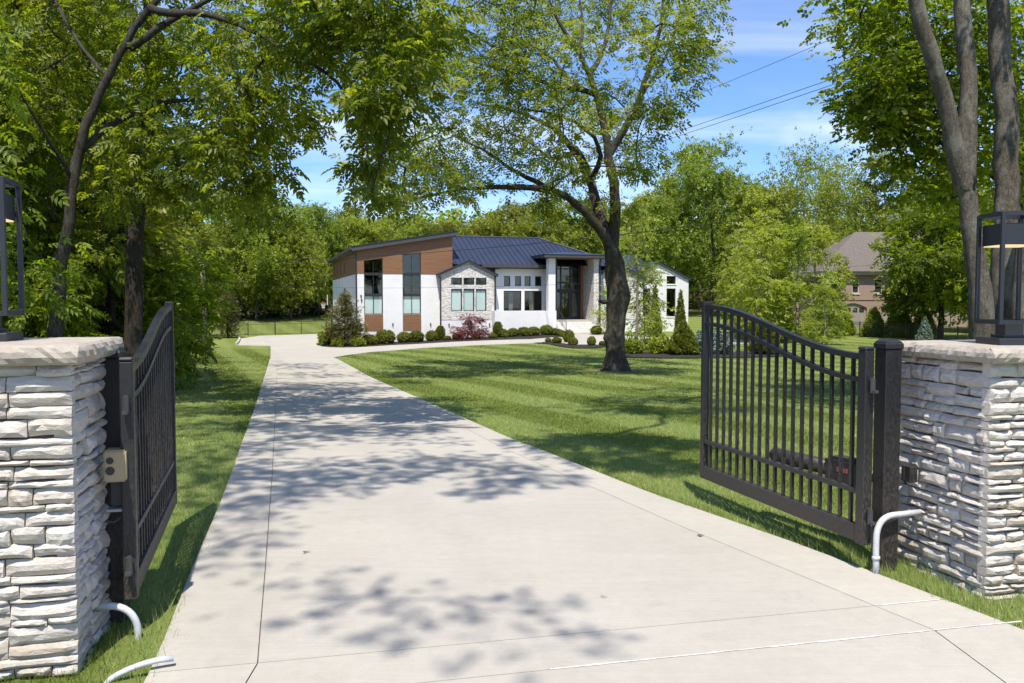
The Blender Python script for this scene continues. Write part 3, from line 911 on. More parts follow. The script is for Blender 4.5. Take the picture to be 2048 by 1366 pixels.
 (-3.04, 1.56, 12.74, 0.27, 10),
 (-4.09, 5.1, 13.32, 0.35, 9),
 (-4.18, 3.76, 13.64, 0.31, 8),
 (-13.82, 32.65, 15.35, 1.1, 8),
 (-12.75, 27.23, 13.94, 1.1, 8)]}
# ------------------------------------------------------------------ ground
ys = np.unique(np.concatenate([np.arange(-40, 0, 4), np.arange(0, 40, .5), np.arange(40, 130, 1.0), np.arange(130, 420, 8), [450, 520, 640, 900]]))
xs = np.unique(np.concatenate([np.arange(-500, -60, 40), np.arange(-60, -20, 2.5), np.arange(-20, 20, .5), np.arange(20, 60, 2.5), np.arange(60, 501, 40)]))
X, Y = np.meshgrid(xs, ys)
Z = G(X, Y)
# the drive is set into the lawn: the soil drops a little under the slabs
under = (X > LX(Y) + .25) & (X < RX(Y) - .25) & (Y < 45)
Z = Z - np.where(under, .06, 0)
V = np.stack([X, Y, Z], -1).reshape(-1, 3)
nx, ny = len(xs), len(ys)
i = np.arange(ny - 1)[:, None] * nx; k = np.arange(nx - 1)[None, :]
F = np.stack([i + k, i + k + 1, i + nx + k + 1, i + nx + k], -1).reshape(-1, 4)
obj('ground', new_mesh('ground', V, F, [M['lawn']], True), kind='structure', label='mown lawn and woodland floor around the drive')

# ------------------------------------------------------------------ driveway: slabs between recessed joints
drive = empty('driveway', (0, 0, 0), kind='structure', label='pale concrete driveway running from the gate to the house')
TAN = .234
def on_curve(cy, fy, fx):
    y = cy
    for _ in range(60): y = .5 * y + .5 * (cy + TAN * float(np.interp(y, fy, fx)))
    return float(np.interp(y, fy, fx)), y
cols = [(DL_Y, DL_X), (JL_Y, JL_X), (JR_Y, JR_X), (DR_Y, DR_X)]
rows = [-6.0, -1.0, 4.44, 4.90, 10.4, 16.2, 22.0, 28.0, 34.0, 40.0, 45.0, 48.9]
def slab(c0, c1, ca, cb, gap=.0038, th=.16):
    n = max(2, int((c1 - c0) / .5) + 1); mseg = 4
    top = []
    for cc in np.linspace(c0 + gap, c1 - gap, n):
        a = on_curve(cc, *ca); b_ = on_curve(cc, *cb)
        a = (a[0] + gap, a[1]); b_ = (b_[0] - gap, b_[1])
        for q in np.linspace(0, 1, mseg + 1):
            x = a[0] + (b_[0] - a[0]) * q; y = a[1] + (b_[1] - a[1]) * q
            top.append((x, y, g1(x, y) + .028))
    bm = bmesh.new(); vv = [bm.verts.new(p) for p in top]; w = mseg + 1
    for r in range(n - 1):
        for q in range(mseg): bm.faces.new((vv[r * w + q], vv[r * w + q + 1], vv[(r + 1) * w + q + 1], vv[(r + 1) * w + q]))
    e = bmesh.ops.extrude_edge_only(bm, edges=[e for e in bm.edges if e.is_boundary])
    for v in e['geom']:
        if isinstance(v, bmesh.types.BMVert): v.co.z -= th
    bmesh.ops.recalc_face_normals(bm, faces=bm.faces)
    me = bpy.data.meshes.new('slab'); bm.to_mesh(me); bm.free(); me.materials.append(M['concrete'])
    return obj('slab', me, drive)
for r in range(len(rows) - 1):
    for q in range(3): slab(rows[r], rows[r + 1], cols[q], cols[q + 1])
# filler in the joints, just under the slab tops
jm = MB()
def strip(pts, w, dz):
    pts = [Vector((p[0], p[1], 0)) for p in pts]
    for a, b_ in zip(pts, pts[1:]):
        t_ = (b_ - a).normalized(); n_ = Vector((-t_.y, t_.x, 0)) * w / 2
        q = [a - n_, a + n_, b_ + n_, b_ - n_]
        jm.add([(p.x, p.y, g1(p.x, p.y) + dz) for p in q], [(3, 2, 1, 0)])
for cy_, cx_ in (cols[1], cols[2]):
    yy = np.arange(-5, 46, .5); strip([(float(np.interp(y, cy_, cx_)), y) for y in yy], .05, .013)
for c_ in rows[1:-1]:
    a = on_curve(c_, *cols[0]); b_ = on_curve(c_, *cols[3]); strip([(a[0] + (b_[0] - a[0]) * q, a[1] + (b_[1] - a[1]) * q) for q in np.linspace(0.01, .99, 12)], .05, .012)
jm.build('joint_filler', M['joint'], drive)
jm = MB()
a = on_curve(4.44, *cols[0]); b_ = on_curve(4.44, *cols[3])
for q in np.arange(0.42, 1.0, .02):
    w_ = random.uniform(.006, .019)
    p0 = (a[0] + (b_[0] - a[0]) * q, a[1] + (b_[1] - a[1]) * q); p1 = (a[0] + (b_[0] - a[0]) * (q + .021), a[1] + (b_[1] - a[1]) * (q + .021))
    strip([p0, p1], w_, .031)
for q in np.arange(0.9, .99, .03):
    a2 = on_curve(4.9, *cols[0]); b2 = on_curve(4.9, *cols[3])
    p0 = (a2[0] + (b2[0] - a2[0]) * q, a2[1] + (b2[1] - a2[1]) * q); p1 = (a2[0] + (b2[0] - a2[0]) * (q + .03), a2[1] + (b2[1] - a2[1]) * (q + .03))
    strip([p0, p1], .012, .031)
jm.build('caulk_line', M['caulk'], drive, label='white caulk smeared along the joint at the gate')

court = [(-13.07, 45.95), (-18.47, 64.91), (-21.35, 65.78), (-23.72, 74.05), (-23.38, 78.79), (-17.8, 81.9), (-16.6, 81.2), (-15.6, 74.0), (-14.88, 65.78),
         (-14.5, 64.4), (-13.61, 63.5), (-12.6, 63.2), (-11.67, 63.47), (-9.27, 65.1), (-4.53, 65.6), (1.36, 64.34), (4.17, 66.76), (3.7, 69.2), (7.4, 70.4), (8.6, 67.2), (12.13, 65.8), (17, 64.0), (17.5, 58.5),
         (10.77, 58.42), (7.95, 57.19), (5.9, 56.89), (4.08, 57.19), (3.38, 59.76), (2.54, 60.76), (1.27, 59.66), (-2.52, 60.17), (-6.36, 60.29), (-9.37, 56.41), (-9.95, 51.04), (-9.80, 46.75)]
sheet('parking_court', court, .03, M['concrete'], 1.0, thick=.15, kind='structure', label='concrete parking court and loop drive in front of the house')
kb = MB(); kb.sweep([(x, y, g1(x, y) + .08) for x, y in [(-21.4, 65.8), (-22.1, 68.5), (-22.9, 71.3), (-23.75, 74.0)]], .16, .22, (0, 0, 1))
kb.build('kerb', M['concrete'], kind='structure', label='short concrete kerb at the corner of the parking court')
bed1 = [(-14.86, 65.7), (-14.5, 64.42), (-13.6, 63.53), (-12.6, 63.24), (-11.67, 63.5), (-9.27, 65.13), (-4.53, 65.63), (1.36, 64.37), (4.12, 66.78), (3.75, 69.1), (3.6, 71.5), (-1.5, 72.0), (-6, 71.0), (-12.0, 68.6), (-14.9, 77.5), (-15.5, 74)]
bed2 = [(1.5, 59.55), (2.45, 58.2), (3.11, 54.94), (3.93, 53.0), (5.21, 53.26), (6.34, 54.9), (7.71, 55.44), (10.0, 57.0), (10.2, 58.1), (7.95, 57.1), (5.9, 56.8), (4.0, 57.05), (3.3, 59.65), (2.5, 60.6)]
bed3 = [(6.6, 48.5), (8.26, 49.6), (8.98, 48.8), (11.85, 50.2), (14.5, 49.6), (15.5, 46.0), (13.0, 44.2), (10.09, 43.6), (7.6, 43.3), (5.9, 44.2), (5.7, 46.5)]
for p_, l_ in ((bed1, 'dark mulch bed along the front of the house'), (bed2, 'dark mulch island inside the loop drive'), (bed3, 'dark mulch bed under the birch and the pyramidal shrub')):
    sheet('mulch_bed', p_, .05, M['mulch'], .6, .03, kind='structure', label=l_)

# ------------------------------------------------------------------ stone pillars at the gate
UX, UY = .9737, .2279            # along the gate line
VX, VY = -.2279, .9737           # away from the street
def vnoise(p, seed):
    x, y, z = p
    return (math.sin(x * 3.1 + seed) * math.cos(y * 2.7 + seed * 1.7) + math.sin(x * 7.3 + y * 5.1 + seed * 2.3) * .6 + math.cos(y * 11.7 - x * 4.9 + seed) * .35) * .5
def split_face(W, H, fine=1.0):
    out = []; z = 0.0
    while z < H - .02:
        hb = random.uniform(.085, .150) * fine
        if H - z - hb < .06: hb = H - z
        x = 0.0
        while x < W - .01:
            wb = random.uniform(.28, .55)
            if W - x - wb < .12: wb = W - x
            if hb < .115 and random.random() < .35: zs = [0, hb]
            else:
                c_ = hb * random.uniform(.3, .7); zs = [0, c_, hb]
            for a_, b2 in zip(zs, zs[1:]):
                xx = 0.0
                while xx < wb - .005:
                    w2 = random.uniform(.11, .33) * fine
                    if wb - xx - w2 < .07: w2 = wb - xx
                    out.append((x + xx, x + xx + w2, z + a_, z + b2)); xx += w2
            x += wb
        z += hb
    return out
def stone_mesh(w, h, depth, seed):
    nx_, nz_ = 7, 4
    vv = []; g_ = .0032
    tilt = random.uniform(-.010, .010); tilt2 = random.uniform(-.012, .012); ridge = random.uniform(.25, .75); amp = random.uniform(.003, .010)
    sag0, sag1 = random.uniform(-.010, .010), random.uniform(-.010, .010)
    for j in range(nz_):
        for i_ in range(nx_):
            u, v_ = i_ / (nx_ - 1), j / (nz_ - 1)
            edge = min(u, 1 - u, .18) / .18 * min(1, .3 + min(v_, 1 - v_) * 3)
            x = g_ + (w - 2 * g_) * u; z = g_ + (h - 2 * g_) * v_ + (sag0 * (1 - v_) + sag1 * v_) * math.sin(u * 3.1) * min(1, h / .07)
            bulge = .010 * (1 - abs(v_ - ridge) * 1.6) + tilt * (u - .5) * 2 + tilt2 * (v_ - .5) * 2
            ds = depth + bulge + amp * vnoise((u * w * 14, v_ * h * 20, 0), seed) - ((.020 * (1 - edge)) if edge < .9 else 0) + random.uniform(-.0015, .0015)
            vv.append((x, -ds, z))
    f = []
    for j in range(nz_ - 1):
        for i_ in range(nx_ - 1):
            a_ = j * nx_ + i_
            q = (a_, a_ + 1, a_ + nx_ + 1, a_ + nx_)
            if random.random() < .5: f += [(q[0], q[1], q[2]), (q[0], q[2], q[3])]
            else: f += [(q[0], q[1], q[3]), (q[1], q[2], q[3])]
    ring = [i_ for i_ in range(nx_)] + [j * nx_ + nx_ - 1 for j in range(1, nz_)] + [(nz_ - 1) * nx_ + i_ for i_ in range(nx_ - 2, -1, -1)] + [j * nx_ for j in range(nz_ - 2, 0, -1)]
    b0 = len(vv)
    for r_ in ring: vv.append((vv[r_][0], .02, vv[r_][2]))
    n_ = len(ring)
    for q in range(n_): f.append((ring[q], b0 + q, b0 + (q + 1) % n_, ring[(q + 1) % n_]))
    return new_mesh('stone', vv, f, [M['stone']], random.random() < .0)
def pillar(corner, side, zb, ztop, label, seed, fine=1.0):
    """corner: the visible corner towards the drive; side=+1 pillar extends along +u, -1 along -u"""
    random.seed(seed)
    root = empty('stone_pillar', (corner[0], corner[1], zb), label=label, cat='pillar', group='stone gate pillars')
    W = .95; inset = .075; H = ztop - zb - .10
    def P(a, b_, z): return (side * a * UX + b_ * VX, side * a * UY + b_ * VY, z)
    core = MB()
    v = [P(a, b_, z) for z in (-.3, H) for b_ in (inset, W) for a in (inset, W)]
    core.add(v, [(0, 2, 3, 1), (4, 5, 7, 6), (0, 1, 5, 4), (2, 6, 7, 3), (0, 4, 6, 2), (1, 3, 7, 5)]); core.build('core', M['mortar'], root)
    z0 = -.14
    # street face: runs along u
    ang_u = math.atan2(UY, UX)
    for (x0, x1, za, zc_) in split_face(W, H - z0, fine):
        me = stone_mesh(x1 - x0, zc_ - za, random.uniform(.062, .078), random.uniform(0, 50))
        o = obj('stone', me, root)
        if side > 0: o.location = P(x0, inset, z0 + za); o.rotation_euler = (0, 0, ang_u)
        else: o.location = P(x1, inset, z0 + za); o.rotation_euler = (0, 0, ang_u)
    # drive face: runs along v
    for (x0, x1, za, zc_) in split_face(W - .03, H - z0, fine):
        me = stone_mesh(x1 - x0, zc_ - za, random.uniform(.060, .078), random.uniform(0, 50))
        o = obj('stone', me, root)
        if side > 0:      # right pillar: face looks towards -u
            o.location = P(inset, x1 + .03, z0 + za); o.rotation_euler = (0, 0, ang_u - math.pi / 2)
        else:             # left pillar: face looks towards +u
            o.location = P(inset, x0 + .03, z0 + za); o.rotation_euler = (0, 0, ang_u + math.pi / 2)
    # cap slab with rough hewn edges
    bm = bmesh.new(); n_ = 30; ov = .055; th = .105
    ring = []
    per = []
    A_, B_ = -ov, W + ov
    for q in np.linspace(0, 1, n_, endpoint=False): per.append((A_ + (B_ - A_) * q, A_, (0, -1)))
    for q in np.linspace(0, 1, n_, endpoint=False): per.append((B_, A_ + (B_ - A_) * q, (1, 0)))
    for q in np.linspace(0, 1, n_, endpoint=False): per.append((B_ - (B_ - A_) * q, B_, (0, 1)))
    for q in np.linspace(0, 1, n_, endpoint=False): per.append((A_, B_ - (B_ - A_) * q, (-1, 0)))
    levels = [(0, .012), (.014, -.004), (.04, -.016), (.07, -.012), (.092, .004), (th, .022)]
    for z, ins in levels:
        rr_ = []
        for a_, b_, nn in per:
            j_ = random.uniform(-.009, .009) if 0 < z < th else random.uniform(-.003, .004)
            rr_.append(bm.verts.new(P(a_ - nn[0] * (ins + j_), b_ - nn[1] * (ins + j_), H + z + (random.uniform(-.004, .004) if 0 < z < th else 0))))
        ring.append(rr_)
    for a_, b_ in zip(ring, ring[1:]):
        m_ = len(a_)
        for q in range(m_): bm.faces.new((a_[q], a_[(q + 1) % m_], b_[(q + 1) % m_], b_[q]))
    bm.faces.new(ring[-1]); bm.faces.new(list(reversed(ring[0])))
    bmesh.ops.recalc_face_normals(bm, faces=bm.faces)
    me = bpy.data.meshes.new('cap'); bm.to_mesh(me); bm.free(); me.materials.append(M['cap'])
    obj('cap', me, root, label='tan sandstone cap with rough hewn edges')
    return root
pillar((-2.33, 4.47), -1, -.02, 1.76, 'white stacked stone pillar left of the drive, under the cut-off lantern', 5, 1.16)
pillar((3.19, 5.62), 1, -.02, 1.68, 'white stacked stone pillar right of the drive, with a pipe entering its side', 9)
random.seed(21)

# ------------------------------------------------------------------ lanterns on the pillars
def lantern(loc, ang, w, label):
    root = empty('pillar_lantern', loc, ang, label=label, cat='lantern', group='lanterns on the gate pillars')
    h0, h1 = .15, .93; a = w / 2; t_ = .026
    MB().box(-a - .005, a + .005, -a - .005, a + .005, 0.002, .052, .004).build('base_plate', M['lantern'], root)
    nk = MB(); nk.box(-a * .56, a * .56, -a * .56, a * .56, .052, .075); nk.box(-a * .42, a * .42, -a * .42, a * .42, .075, h0); nk.build('neck', M['lantern'], root)
    for sx_ in (-1, 1):
        for sy_ in (-1, 1): MB().box(sx_ * a - t_ / 2, sx_ * a + t_ / 2, sy_ * a - t_ / 2, sy_ * a + t_ / 2, h0, h1, .002).build('post', M['lantern'], root)
    for z, nm in ((h0, 'lower_frame'), (h1 - t_, 'upper_frame')):
        fr_ = MB()
        for s_ in (-1, 1):
            fr_.box(-a + t_ / 2, a - t_ / 2, s_ * a - t_ / 2 + .001, s_ * a + t_ / 2 - .001, z + .001, z + t_ + .004)
            fr_.box(s_ * a - t_ / 2 + .001, s_ * a + t_ / 2 - .001, -a + t_ / 2, a - t_ / 2, z + .001, z + t_ + .004)
        fr_.build(nm, M['lantern'], root)
    MB().box(-a * .3, a * .3, -a * .3, a * .3, h0 + .004, h0 + .012).build('floor_plate', M['lantern'], root)
    hd = a - t_ / 2 - .004
    sh = MB(); zt, zl = h1 - .075, h1 - .225
    for s_ in (-1, 1):
        sh.box(-hd, hd, s_ * hd - .004 * (s_ > 0) - .0, s_ * hd + .004 * (s_ < 0), zl, zt)
        sh.box(s_ * hd - .004 * (s_ > 0), s_ * hd + .004 * (s_ < 0), -hd + .005, hd - .005, zl + .001, zt - .001)
    sh.box(-hd + .005, hd - .005, -hd + .005, hd - .005, zt - .012, zt - .004)
    s_o = sh.build('lamp_housing', M['lantern'], root)
    MB().box(-hd + .006, hd - .006, -hd + .006, hd - .006, zl - .006, zl + .004).build('lamp_diffuser', M['glow'], s_o, label='warm lit diffuser under the housing')
    return root
lantern((3.39 + .15, 5.9 + .15, 1.68), 0.0, .30, 'dark open-frame lantern with warm light on the right pillar')
lantern((-2.86 - .14 * UX + .14 * VX, 4.80 + .14 * VY - .14 * UY, 1.76), math.atan2(UY, UX), .28, 'dark open-frame lantern on the left pillar, cut off by the picture edge')

# ------------------------------------------------------------------ gates
def gate(hinge, tip, zb, label):
    hx, hy = hinge; L_ = math.hypot(tip[0] - hx, tip[1] - hy); ang = math.atan2(tip[1] - hy, tip[0] - hx)
    root = empty('gate_leaf', (hx, hy, 0), ang, label=label, cat='gate', group='swing gate leaves')
    top = lambda s: 1.585 + (.345) * (.5 - .5 * math.cos(math.pi * min(1, max(0, (s - .02) / (L_ * .96)))))
    zbot = zb
    post = MB(); post.box(-.045, .045, -.038, .038, zbot - .01, 1.635, .006); post.box(-.049, .049, -.042, .042, 1.635, 1.66, .01)
    post.build('hinge_stile', M['gate'], root)
    st_ = MB(); st_.box(L_ - .05, L_ + .004, -.034, .034, zbot, top(L_) + .055, .005); st_.build('end_stile', M['gate'], root)
    n_ = 28; ss = np.linspace(.046, L_ - .051, n_)
    MB().sweep([(s, 0, top(s)) for s in ss], .052, .044, (0, 0, 1)).build('top_rail', M['gate'], root)
    MB().sweep([(s, 0, top(s) - .17) for s in ss], .046, .036, (0, 0, 1)).build('upper_rail', M['gate'], root)
    MB().box(.046, L_ - .051, -.030, .030, zbot, zbot + .125, .004).build('bottom_rail', M['gate'], root)
    MB().box(.046, L_ - .051, -.023, .023, .565, .603, .003).build('lower_rail', M['gate'], root)
    nb = 18
    for q in range(nb):
        s = .046 + (L_ - .097) * (q + .75) / (nb + .5)
        MB().box(s - .012, s + .012, -.0125, .0125, zbot + .124, top(s) - .021).build('baluster', M['gate'], root)
    # hinges
    for z in (.42, 1.38):
        hg = MB(); hg.tube([(-.075, .0, z - .05), (-.075, .0, z + .05)], .02, 8); hg.bar((-.075, 0, z + .045), (-.02, 0, z + .045), .022, .022); hg.bar((-.075, 0, z - .04), (-.12, 0, z - .04), .03, .02)
        hg.build('hinge', M['plate'], root)
    return root
gate((-2.30, 5.06), (-2.99, 7.42), .21, 'black swing gate leaf opened towards the woods, seen nearly edge on')
gate((2.59, 6.20), (1.93, 8.52), .21, 'black swing gate leaf opened across the right lawn')
def gate_post(loc, w, zt, label):
    root = empty('gate_post', (loc[0], loc[1], -.03), math.atan2(UY, UX), label=label, cat='post', group='gate posts')
    MB().box(-w / 2, w / 2, -w / 2, w / 2, -.1, zt - .03, .006).build('shaft', M['gate'], root)
    cp = MB(); cp.box(-w / 2 - .008, w / 2 + .008, -w / 2 - .008, w / 2 + .008, zt - .03, zt + .01, .004)
    bm = bmesh.new(); bmesh.ops.create_uvsphere(bm, u_segments=16, v_segments=8, radius=w / 2 + .004)
    bmesh.ops.delete(bm, geom=[v for v in bm.verts if v.co.z < -.001], context='VERTS')
    for v in bm.verts:
        m_ = max(abs(v.co.x), abs(v.co.y)); r_ = math.hypot(v.co.x, v.co.y)
        if m_ > 1e-5: v.co.x *= r_ / m_ * .98; v.co.y *= r_ / m_ * .98
        v.co.z = v.co.z * .5 + zt + .008
    cp.bm(bm); cp.build('cap', M['gate'], root)
gate_post((2.80, 6.31), .135, 1.70, 'square black gate post between the open gate and the right pillar')
gate_post((-2.52, 5.30), .155, 1.70, 'square black gate post squeezed behind the left pillar')

# gate opener arm behind the right leaf
op = empty('gate_opener', (2.82, 6.70, 0), label='black gate opener arm behind the right gate leaf', cat='gate opener')
a = Vector((-.02, .02, .60)); b_ = Vector((-.42, 1.06, .585)); d_ = (b_ - a).normalized()
bd = MB(); bd.tube([a + d_ * .30, b_ - d_ * .05, b_ - d_ * .02, b_], [.066, .066, .060, .038], 14); bd.build('arm_tube', M['gate'], op, True)
MB().bar(a, a + d_ * .36, .13, .18).build('motor_housing', M['gate'], op)
MB().bar(a + d_ * .06 + Vector((0, 0, .105)), a + d_ * .30 + Vector((0, 0, .098)), .10, .04).build('housing_lid', M['gate'], op)
n_ = Vector((-d_.y, d_.x, 0)); n_ = -n_ if n_.x > 0 else n_
MB().bar(a + d_ * .10 + n_ * .0665 + Vector((0, 0, .02)), a + d_ * .22 + n_ * .0665 + Vector((0, 0, .02)), .003, .035).build('sticker', M['sticker'], op)
MB().bar(b_ - d_ * .45 + Vector((0, 0, -.085)), b_ - d_ * .62 + n_ * .12 + Vector((0, 0, -.10)), .03, .012).build('bracket', M['plate'], op)
MB().bar(a - d_ * .2, a + d_ * .02, .03, .06).build('mount', M['plate'], op)

# control box with two round grilles on the left pillar
cb = empty('control_box', (-2.385, 5.02, .93), math.atan2(UY, UX), label='beige control box with two round grilles on the left pillar', cat='control box')
bm = bmesh.new(); bmesh.ops.create_cube(bm, size=1)
for v in bm.verts: v.co = (v.co.x * .125 + .03, v.co.y * .13, v.co.z * .19 + .09)
for v in bm.verts:
    if v.co.x > 0 and v.co.y > 0: v.co.z = (v.co.z - .09) * .86 + .098
bmesh.ops.bevel(bm, geom=list(bm.edges), offset=.010, segments=2, affect='EDGES'); bmb = MB(); bmb.bm(bm); bmb.build('case', M['beige'], cb)
for z, r_ in ((.125, .021), (.065, .026)):
    q = MB(); q.tube([(.005, -.0652, z), (.005, -.0668, z)], r_, 18); q.build('grille', M['grille'], cb)
for z in (.075, .14):
    q = MB(); q.box(.0928, .0945, -.02, .02, z - .006, z + .006); q.build('vent', M['grille'], cb)
br = empty('box_bracket', (-2.385, 5.05, .76), math.atan2(UY, UX), label='dark steel plate and galvanised bracket under the beige control box', cat='bracket')
MB().box(-.02, .10, -.006, .006, 0.0, .165, .003).build('plate', M['plate'], br)
MB().box(-.04, .09, -.05, .03, -.022, -.004, .003).build('shelf', M['galv'], br)
q = MB(); q.tube([(.05, -.01, -.022), (.04, -.02, -.06), (.0, -.03, -.085), (-.045, -.03, -.08)], .007, 6); q.build('cable', M['plate'], br)

# photo eye on the right pillar
pe = empty('photo_eye', (3.0, 6.32, .70), math.atan2(VY, VX), label='small black photo eye box on the inner face of the right pillar', cat='sensor')
pm = MB(); pm.box(-.05, .05, -.01, .055, -.06, .06, .004); pm.build('case', M['gate'], pe)
MB().box(.012, .044, .0551, .058, -.05, .05).build('lens', M['grille'], pe)

# conduit pipes
def pipe(name, pts, r, label, coll=None):
    b0 = pts[0]; root = empty(name, (b0[0], b0[1], b0[2]), label=label, cat='pipe')
    pts = [Vector(p) - Vector(b0) for p in pts]; q = MB(); q.tube(pts, r, 12); q.build('conduit', M['pvc'], root, True)
    if coll is not None:
        a_, b2 = pts[coll], pts[coll + 1]; q = MB(); q.tube([a_.lerp(b2, .1), a_.lerp(b2, .5)], r * 1.28, 12); q.build('coupling', M['pvc'], root, True)
def bend(p0, pc, p1, n=8): return [tuple((1 - s) ** 2 * np.array(p0) + 2 * s * (1 - s) * np.array(pc) + s * s * np.array(p1)) for s in np.linspace(0, 1, n)]
pipe('conduit_pipe', [(2.665, 6.13, -.08), (2.662, 6.13, .10), (2.66, 6.13, .16)] + bend((2.66, 6.13, .25), (2.66, 6.13, .415), (2.80, 6.18, .42)) + [(3.05, 6.27, .42)], .0225, 'white plastic conduit bending from the lawn into the right pillar', 1)
pipe('conduit_pipe', [(-2.235, 4.98, -.12), (-2.232, 4.98, -.03)] + bend((-2.23, 4.98, .03), (-2.24, 4.97, .17), (-2.36, 4.95, .19)) + [(-2.48, 4.92, .19)], .021, 'grey plastic conduit bending into the left pillar by the gate foot', 0)
pipe('conduit_pipe', [(-2.17, 4.38, -.06), (-2.12, 4.40, .0)] + bend((-2.08, 4.41, .022), (-1.99, 4.45, .06), (-1.90, 4.50, .06)) + [(-1.84, 4.53, .055)], .0165, 'white plastic pipe lying on the grass at the left foot of the drive', None)
# ------------------------------------------------------------------ the house
HT = R(16.386); HZ = -1.45
house = empty('house', (-12.367, 68.0, HZ), HT, label='modern white brick house with wood panels, stone gables and dark metal roof', cat='house')
def hb(name, mb, mat, parent=None, **kw): return mb.build(name, mat, parent or house, origin=(0, 0, HZ), **kw)
def wallmesh(outer, holes, y0, y1, swap=False):
    mb = MB(); loops = [outer] + holes; flat = [p for l in loops for p in l]; n = len(flat)
    tris = tessellate_polygon([[Vector((p[0], p[1], 0)) for p in l] for l in loops])
    v = [(p[0], y0, p[1]) for p in flat] + [(p[0], y1, p[1]) for p in flat]
    f = [tuple(t_) for t_ in tris] + [tuple(i_ + n for i_ in reversed(t_)) for t_ in tris]
    o_ = 0
    for l in loops:
        m_ = len(l)
        for q in range(m_): f.append((o_ + q, o_ + (q + 1) % m_, o_ + (q + 1) % m_ + n, o_ + q + n))
        o_ += m_
    if swap: v = [(p[1], p[0], p[2]) for p in v]
    return mb.add(v, f)
def rect(s0, s1, z0, z1): return [(s0, z0), (s1, z0), (s1, z1), (s0, z1)]
def window(s0, s1, z0, z1, n, cols=1, rows_=None, blind=False, z1b=None, fw=.05, room=True, parent=None, nm='window', sill=False, depth=.14):
    """frame, panes and what stands behind them; z1b: top on the right when the head slopes"""
    z1b = z1 if z1b is None else z1b
    fr_ = MB(); y0, y1 = n + depth - .05, n + depth + .02
    fr_.box(s0 - .002, s0 + fw, y0, y1, z0, z1 + (z1b - z1) * fw / (s1 - s0)); fr_.box(s1 - fw, s1 + .002, y0, y1, z0, z1b - (z1b - z1) * fw / (s1 - s0))
    fr_.box(s0 + fw, s1 - fw, y0, y1, z0 - .002, z0 + fw)
    ta = z1 + (z1b - z1) * fw / (s1 - s0); tb = z1b - (z1b - z1) * fw / (s1 - s0)
    fr_.prism([(s0 + fw, ta - fw), (s1 - fw, tb - fw), (s1 - fw, tb), (s0 + fw, ta)], y0, y1)
    zs = [z0 + fw] + [r_ for r_ in (rows_ or [])] + [None]
    for r_ in (rows_ or []): fr_.box(s0 + fw, s1 - fw, y0 - .002, y1 - .002, r_ - fw / 2, r_ + fw / 2)
    cs = [s0 + fw + (s1 - s0 - 2 * fw) * q / cols for q in range(cols + 1)]
    for c_ in cs[1:-1]: fr_.box(c_ - fw * .45, c_ + fw * .45, y0 + .002, y1 - .004, z0 + fw, min(z1, z1b) - fw)
    f_o = hb(nm, fr_, M['frame'], parent)
    for a_, b2 in zip(cs, cs[1:]):
        for q in range(len(zs) - 1):
            lo = zs[q]; hi = zs[q + 1] if zs[q + 1] is not None else None
            g_ = MB()
            if hi is None:
                ha = z1 + (z1b - z1) * (a_ - s0) / (s1 - s0) - fw * .6; hc = z1 + (z1b - z1) * (b2 - s0) / (s1 - s0) - fw * .6
                g_.add([(a_, n + depth, lo), (b2, n + depth, lo), (b2, n + depth, hc), (a_, n + depth, ha)], [(0, 1, 2, 3)])
            else: g_.add([(a_, n + depth, lo), (b2, n + depth, lo), (b2, n + depth, hi), (a_, n + depth, hi)], [(0, 1, 2, 3)])
            hb('pane', g_, M['glass'], f_o, recalc=False)
    zt = max(z1, z1b)
    if blind:
        bl_ = MB()
        for a_, b2 in zip(cs, cs[1:]): bl_.box(a_ + .02, b2 - .02, n + depth + .05, n + depth + .055, z0 + .02, z0 + (zt - z0) * .93)
        hb('blind', bl_, M['blind'], f_o)
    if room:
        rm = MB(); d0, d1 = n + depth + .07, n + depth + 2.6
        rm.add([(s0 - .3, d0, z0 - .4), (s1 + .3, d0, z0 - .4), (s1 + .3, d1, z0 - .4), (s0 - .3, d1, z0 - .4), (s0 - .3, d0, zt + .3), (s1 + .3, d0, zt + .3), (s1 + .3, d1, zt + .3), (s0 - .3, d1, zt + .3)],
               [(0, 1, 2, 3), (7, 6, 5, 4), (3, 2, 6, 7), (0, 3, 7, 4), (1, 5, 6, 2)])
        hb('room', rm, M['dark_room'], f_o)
    if sill: hb('sill', MB().box(s0 - .04, s1 + .04, n - .05, n + .06, z0 - .09, z0 - .003), M['white_trim'], f_o)
    return f_o

# garage wing: white brick below, wood boards above, two tall window columns
w1 = (.55, 2.05, .86, 5.15, 5.37); w2 = (3.65, 5.15, .86, 5.66, 5.88)
ZW = 4.10; rt = lambda s: 5.98 + (7.28 - 5.98) * s / 7.8
hb('garage_wall', wallmesh([(0, -1.75), (7.8, -1.75), (7.8, ZW), (w2[1], ZW), (w2[1], w2[2]), (w2[0], w2[2]), (w2[0], ZW), (w1[1], ZW), (w1[1], w1[2]), (w1[0], w1[2]), (w1[0], ZW), (0, ZW)], [], 0, .3), M['white'])
hb('wood_cladding', wallmesh([(-.012, ZW + .004), (w1[0], ZW + .004), (w1[0], w1[3]), (w1[1], w1[4]), (w1[1], ZW + .004), (w2[0], ZW + .004), (w2[0], w2[3]), (w2[1], w2[4]), (w2[1], ZW + .004), (7.78, ZW + .004), (7.78, rt(7.78)), (-.012, rt(0))], [], -.025, .3), M['wood'])
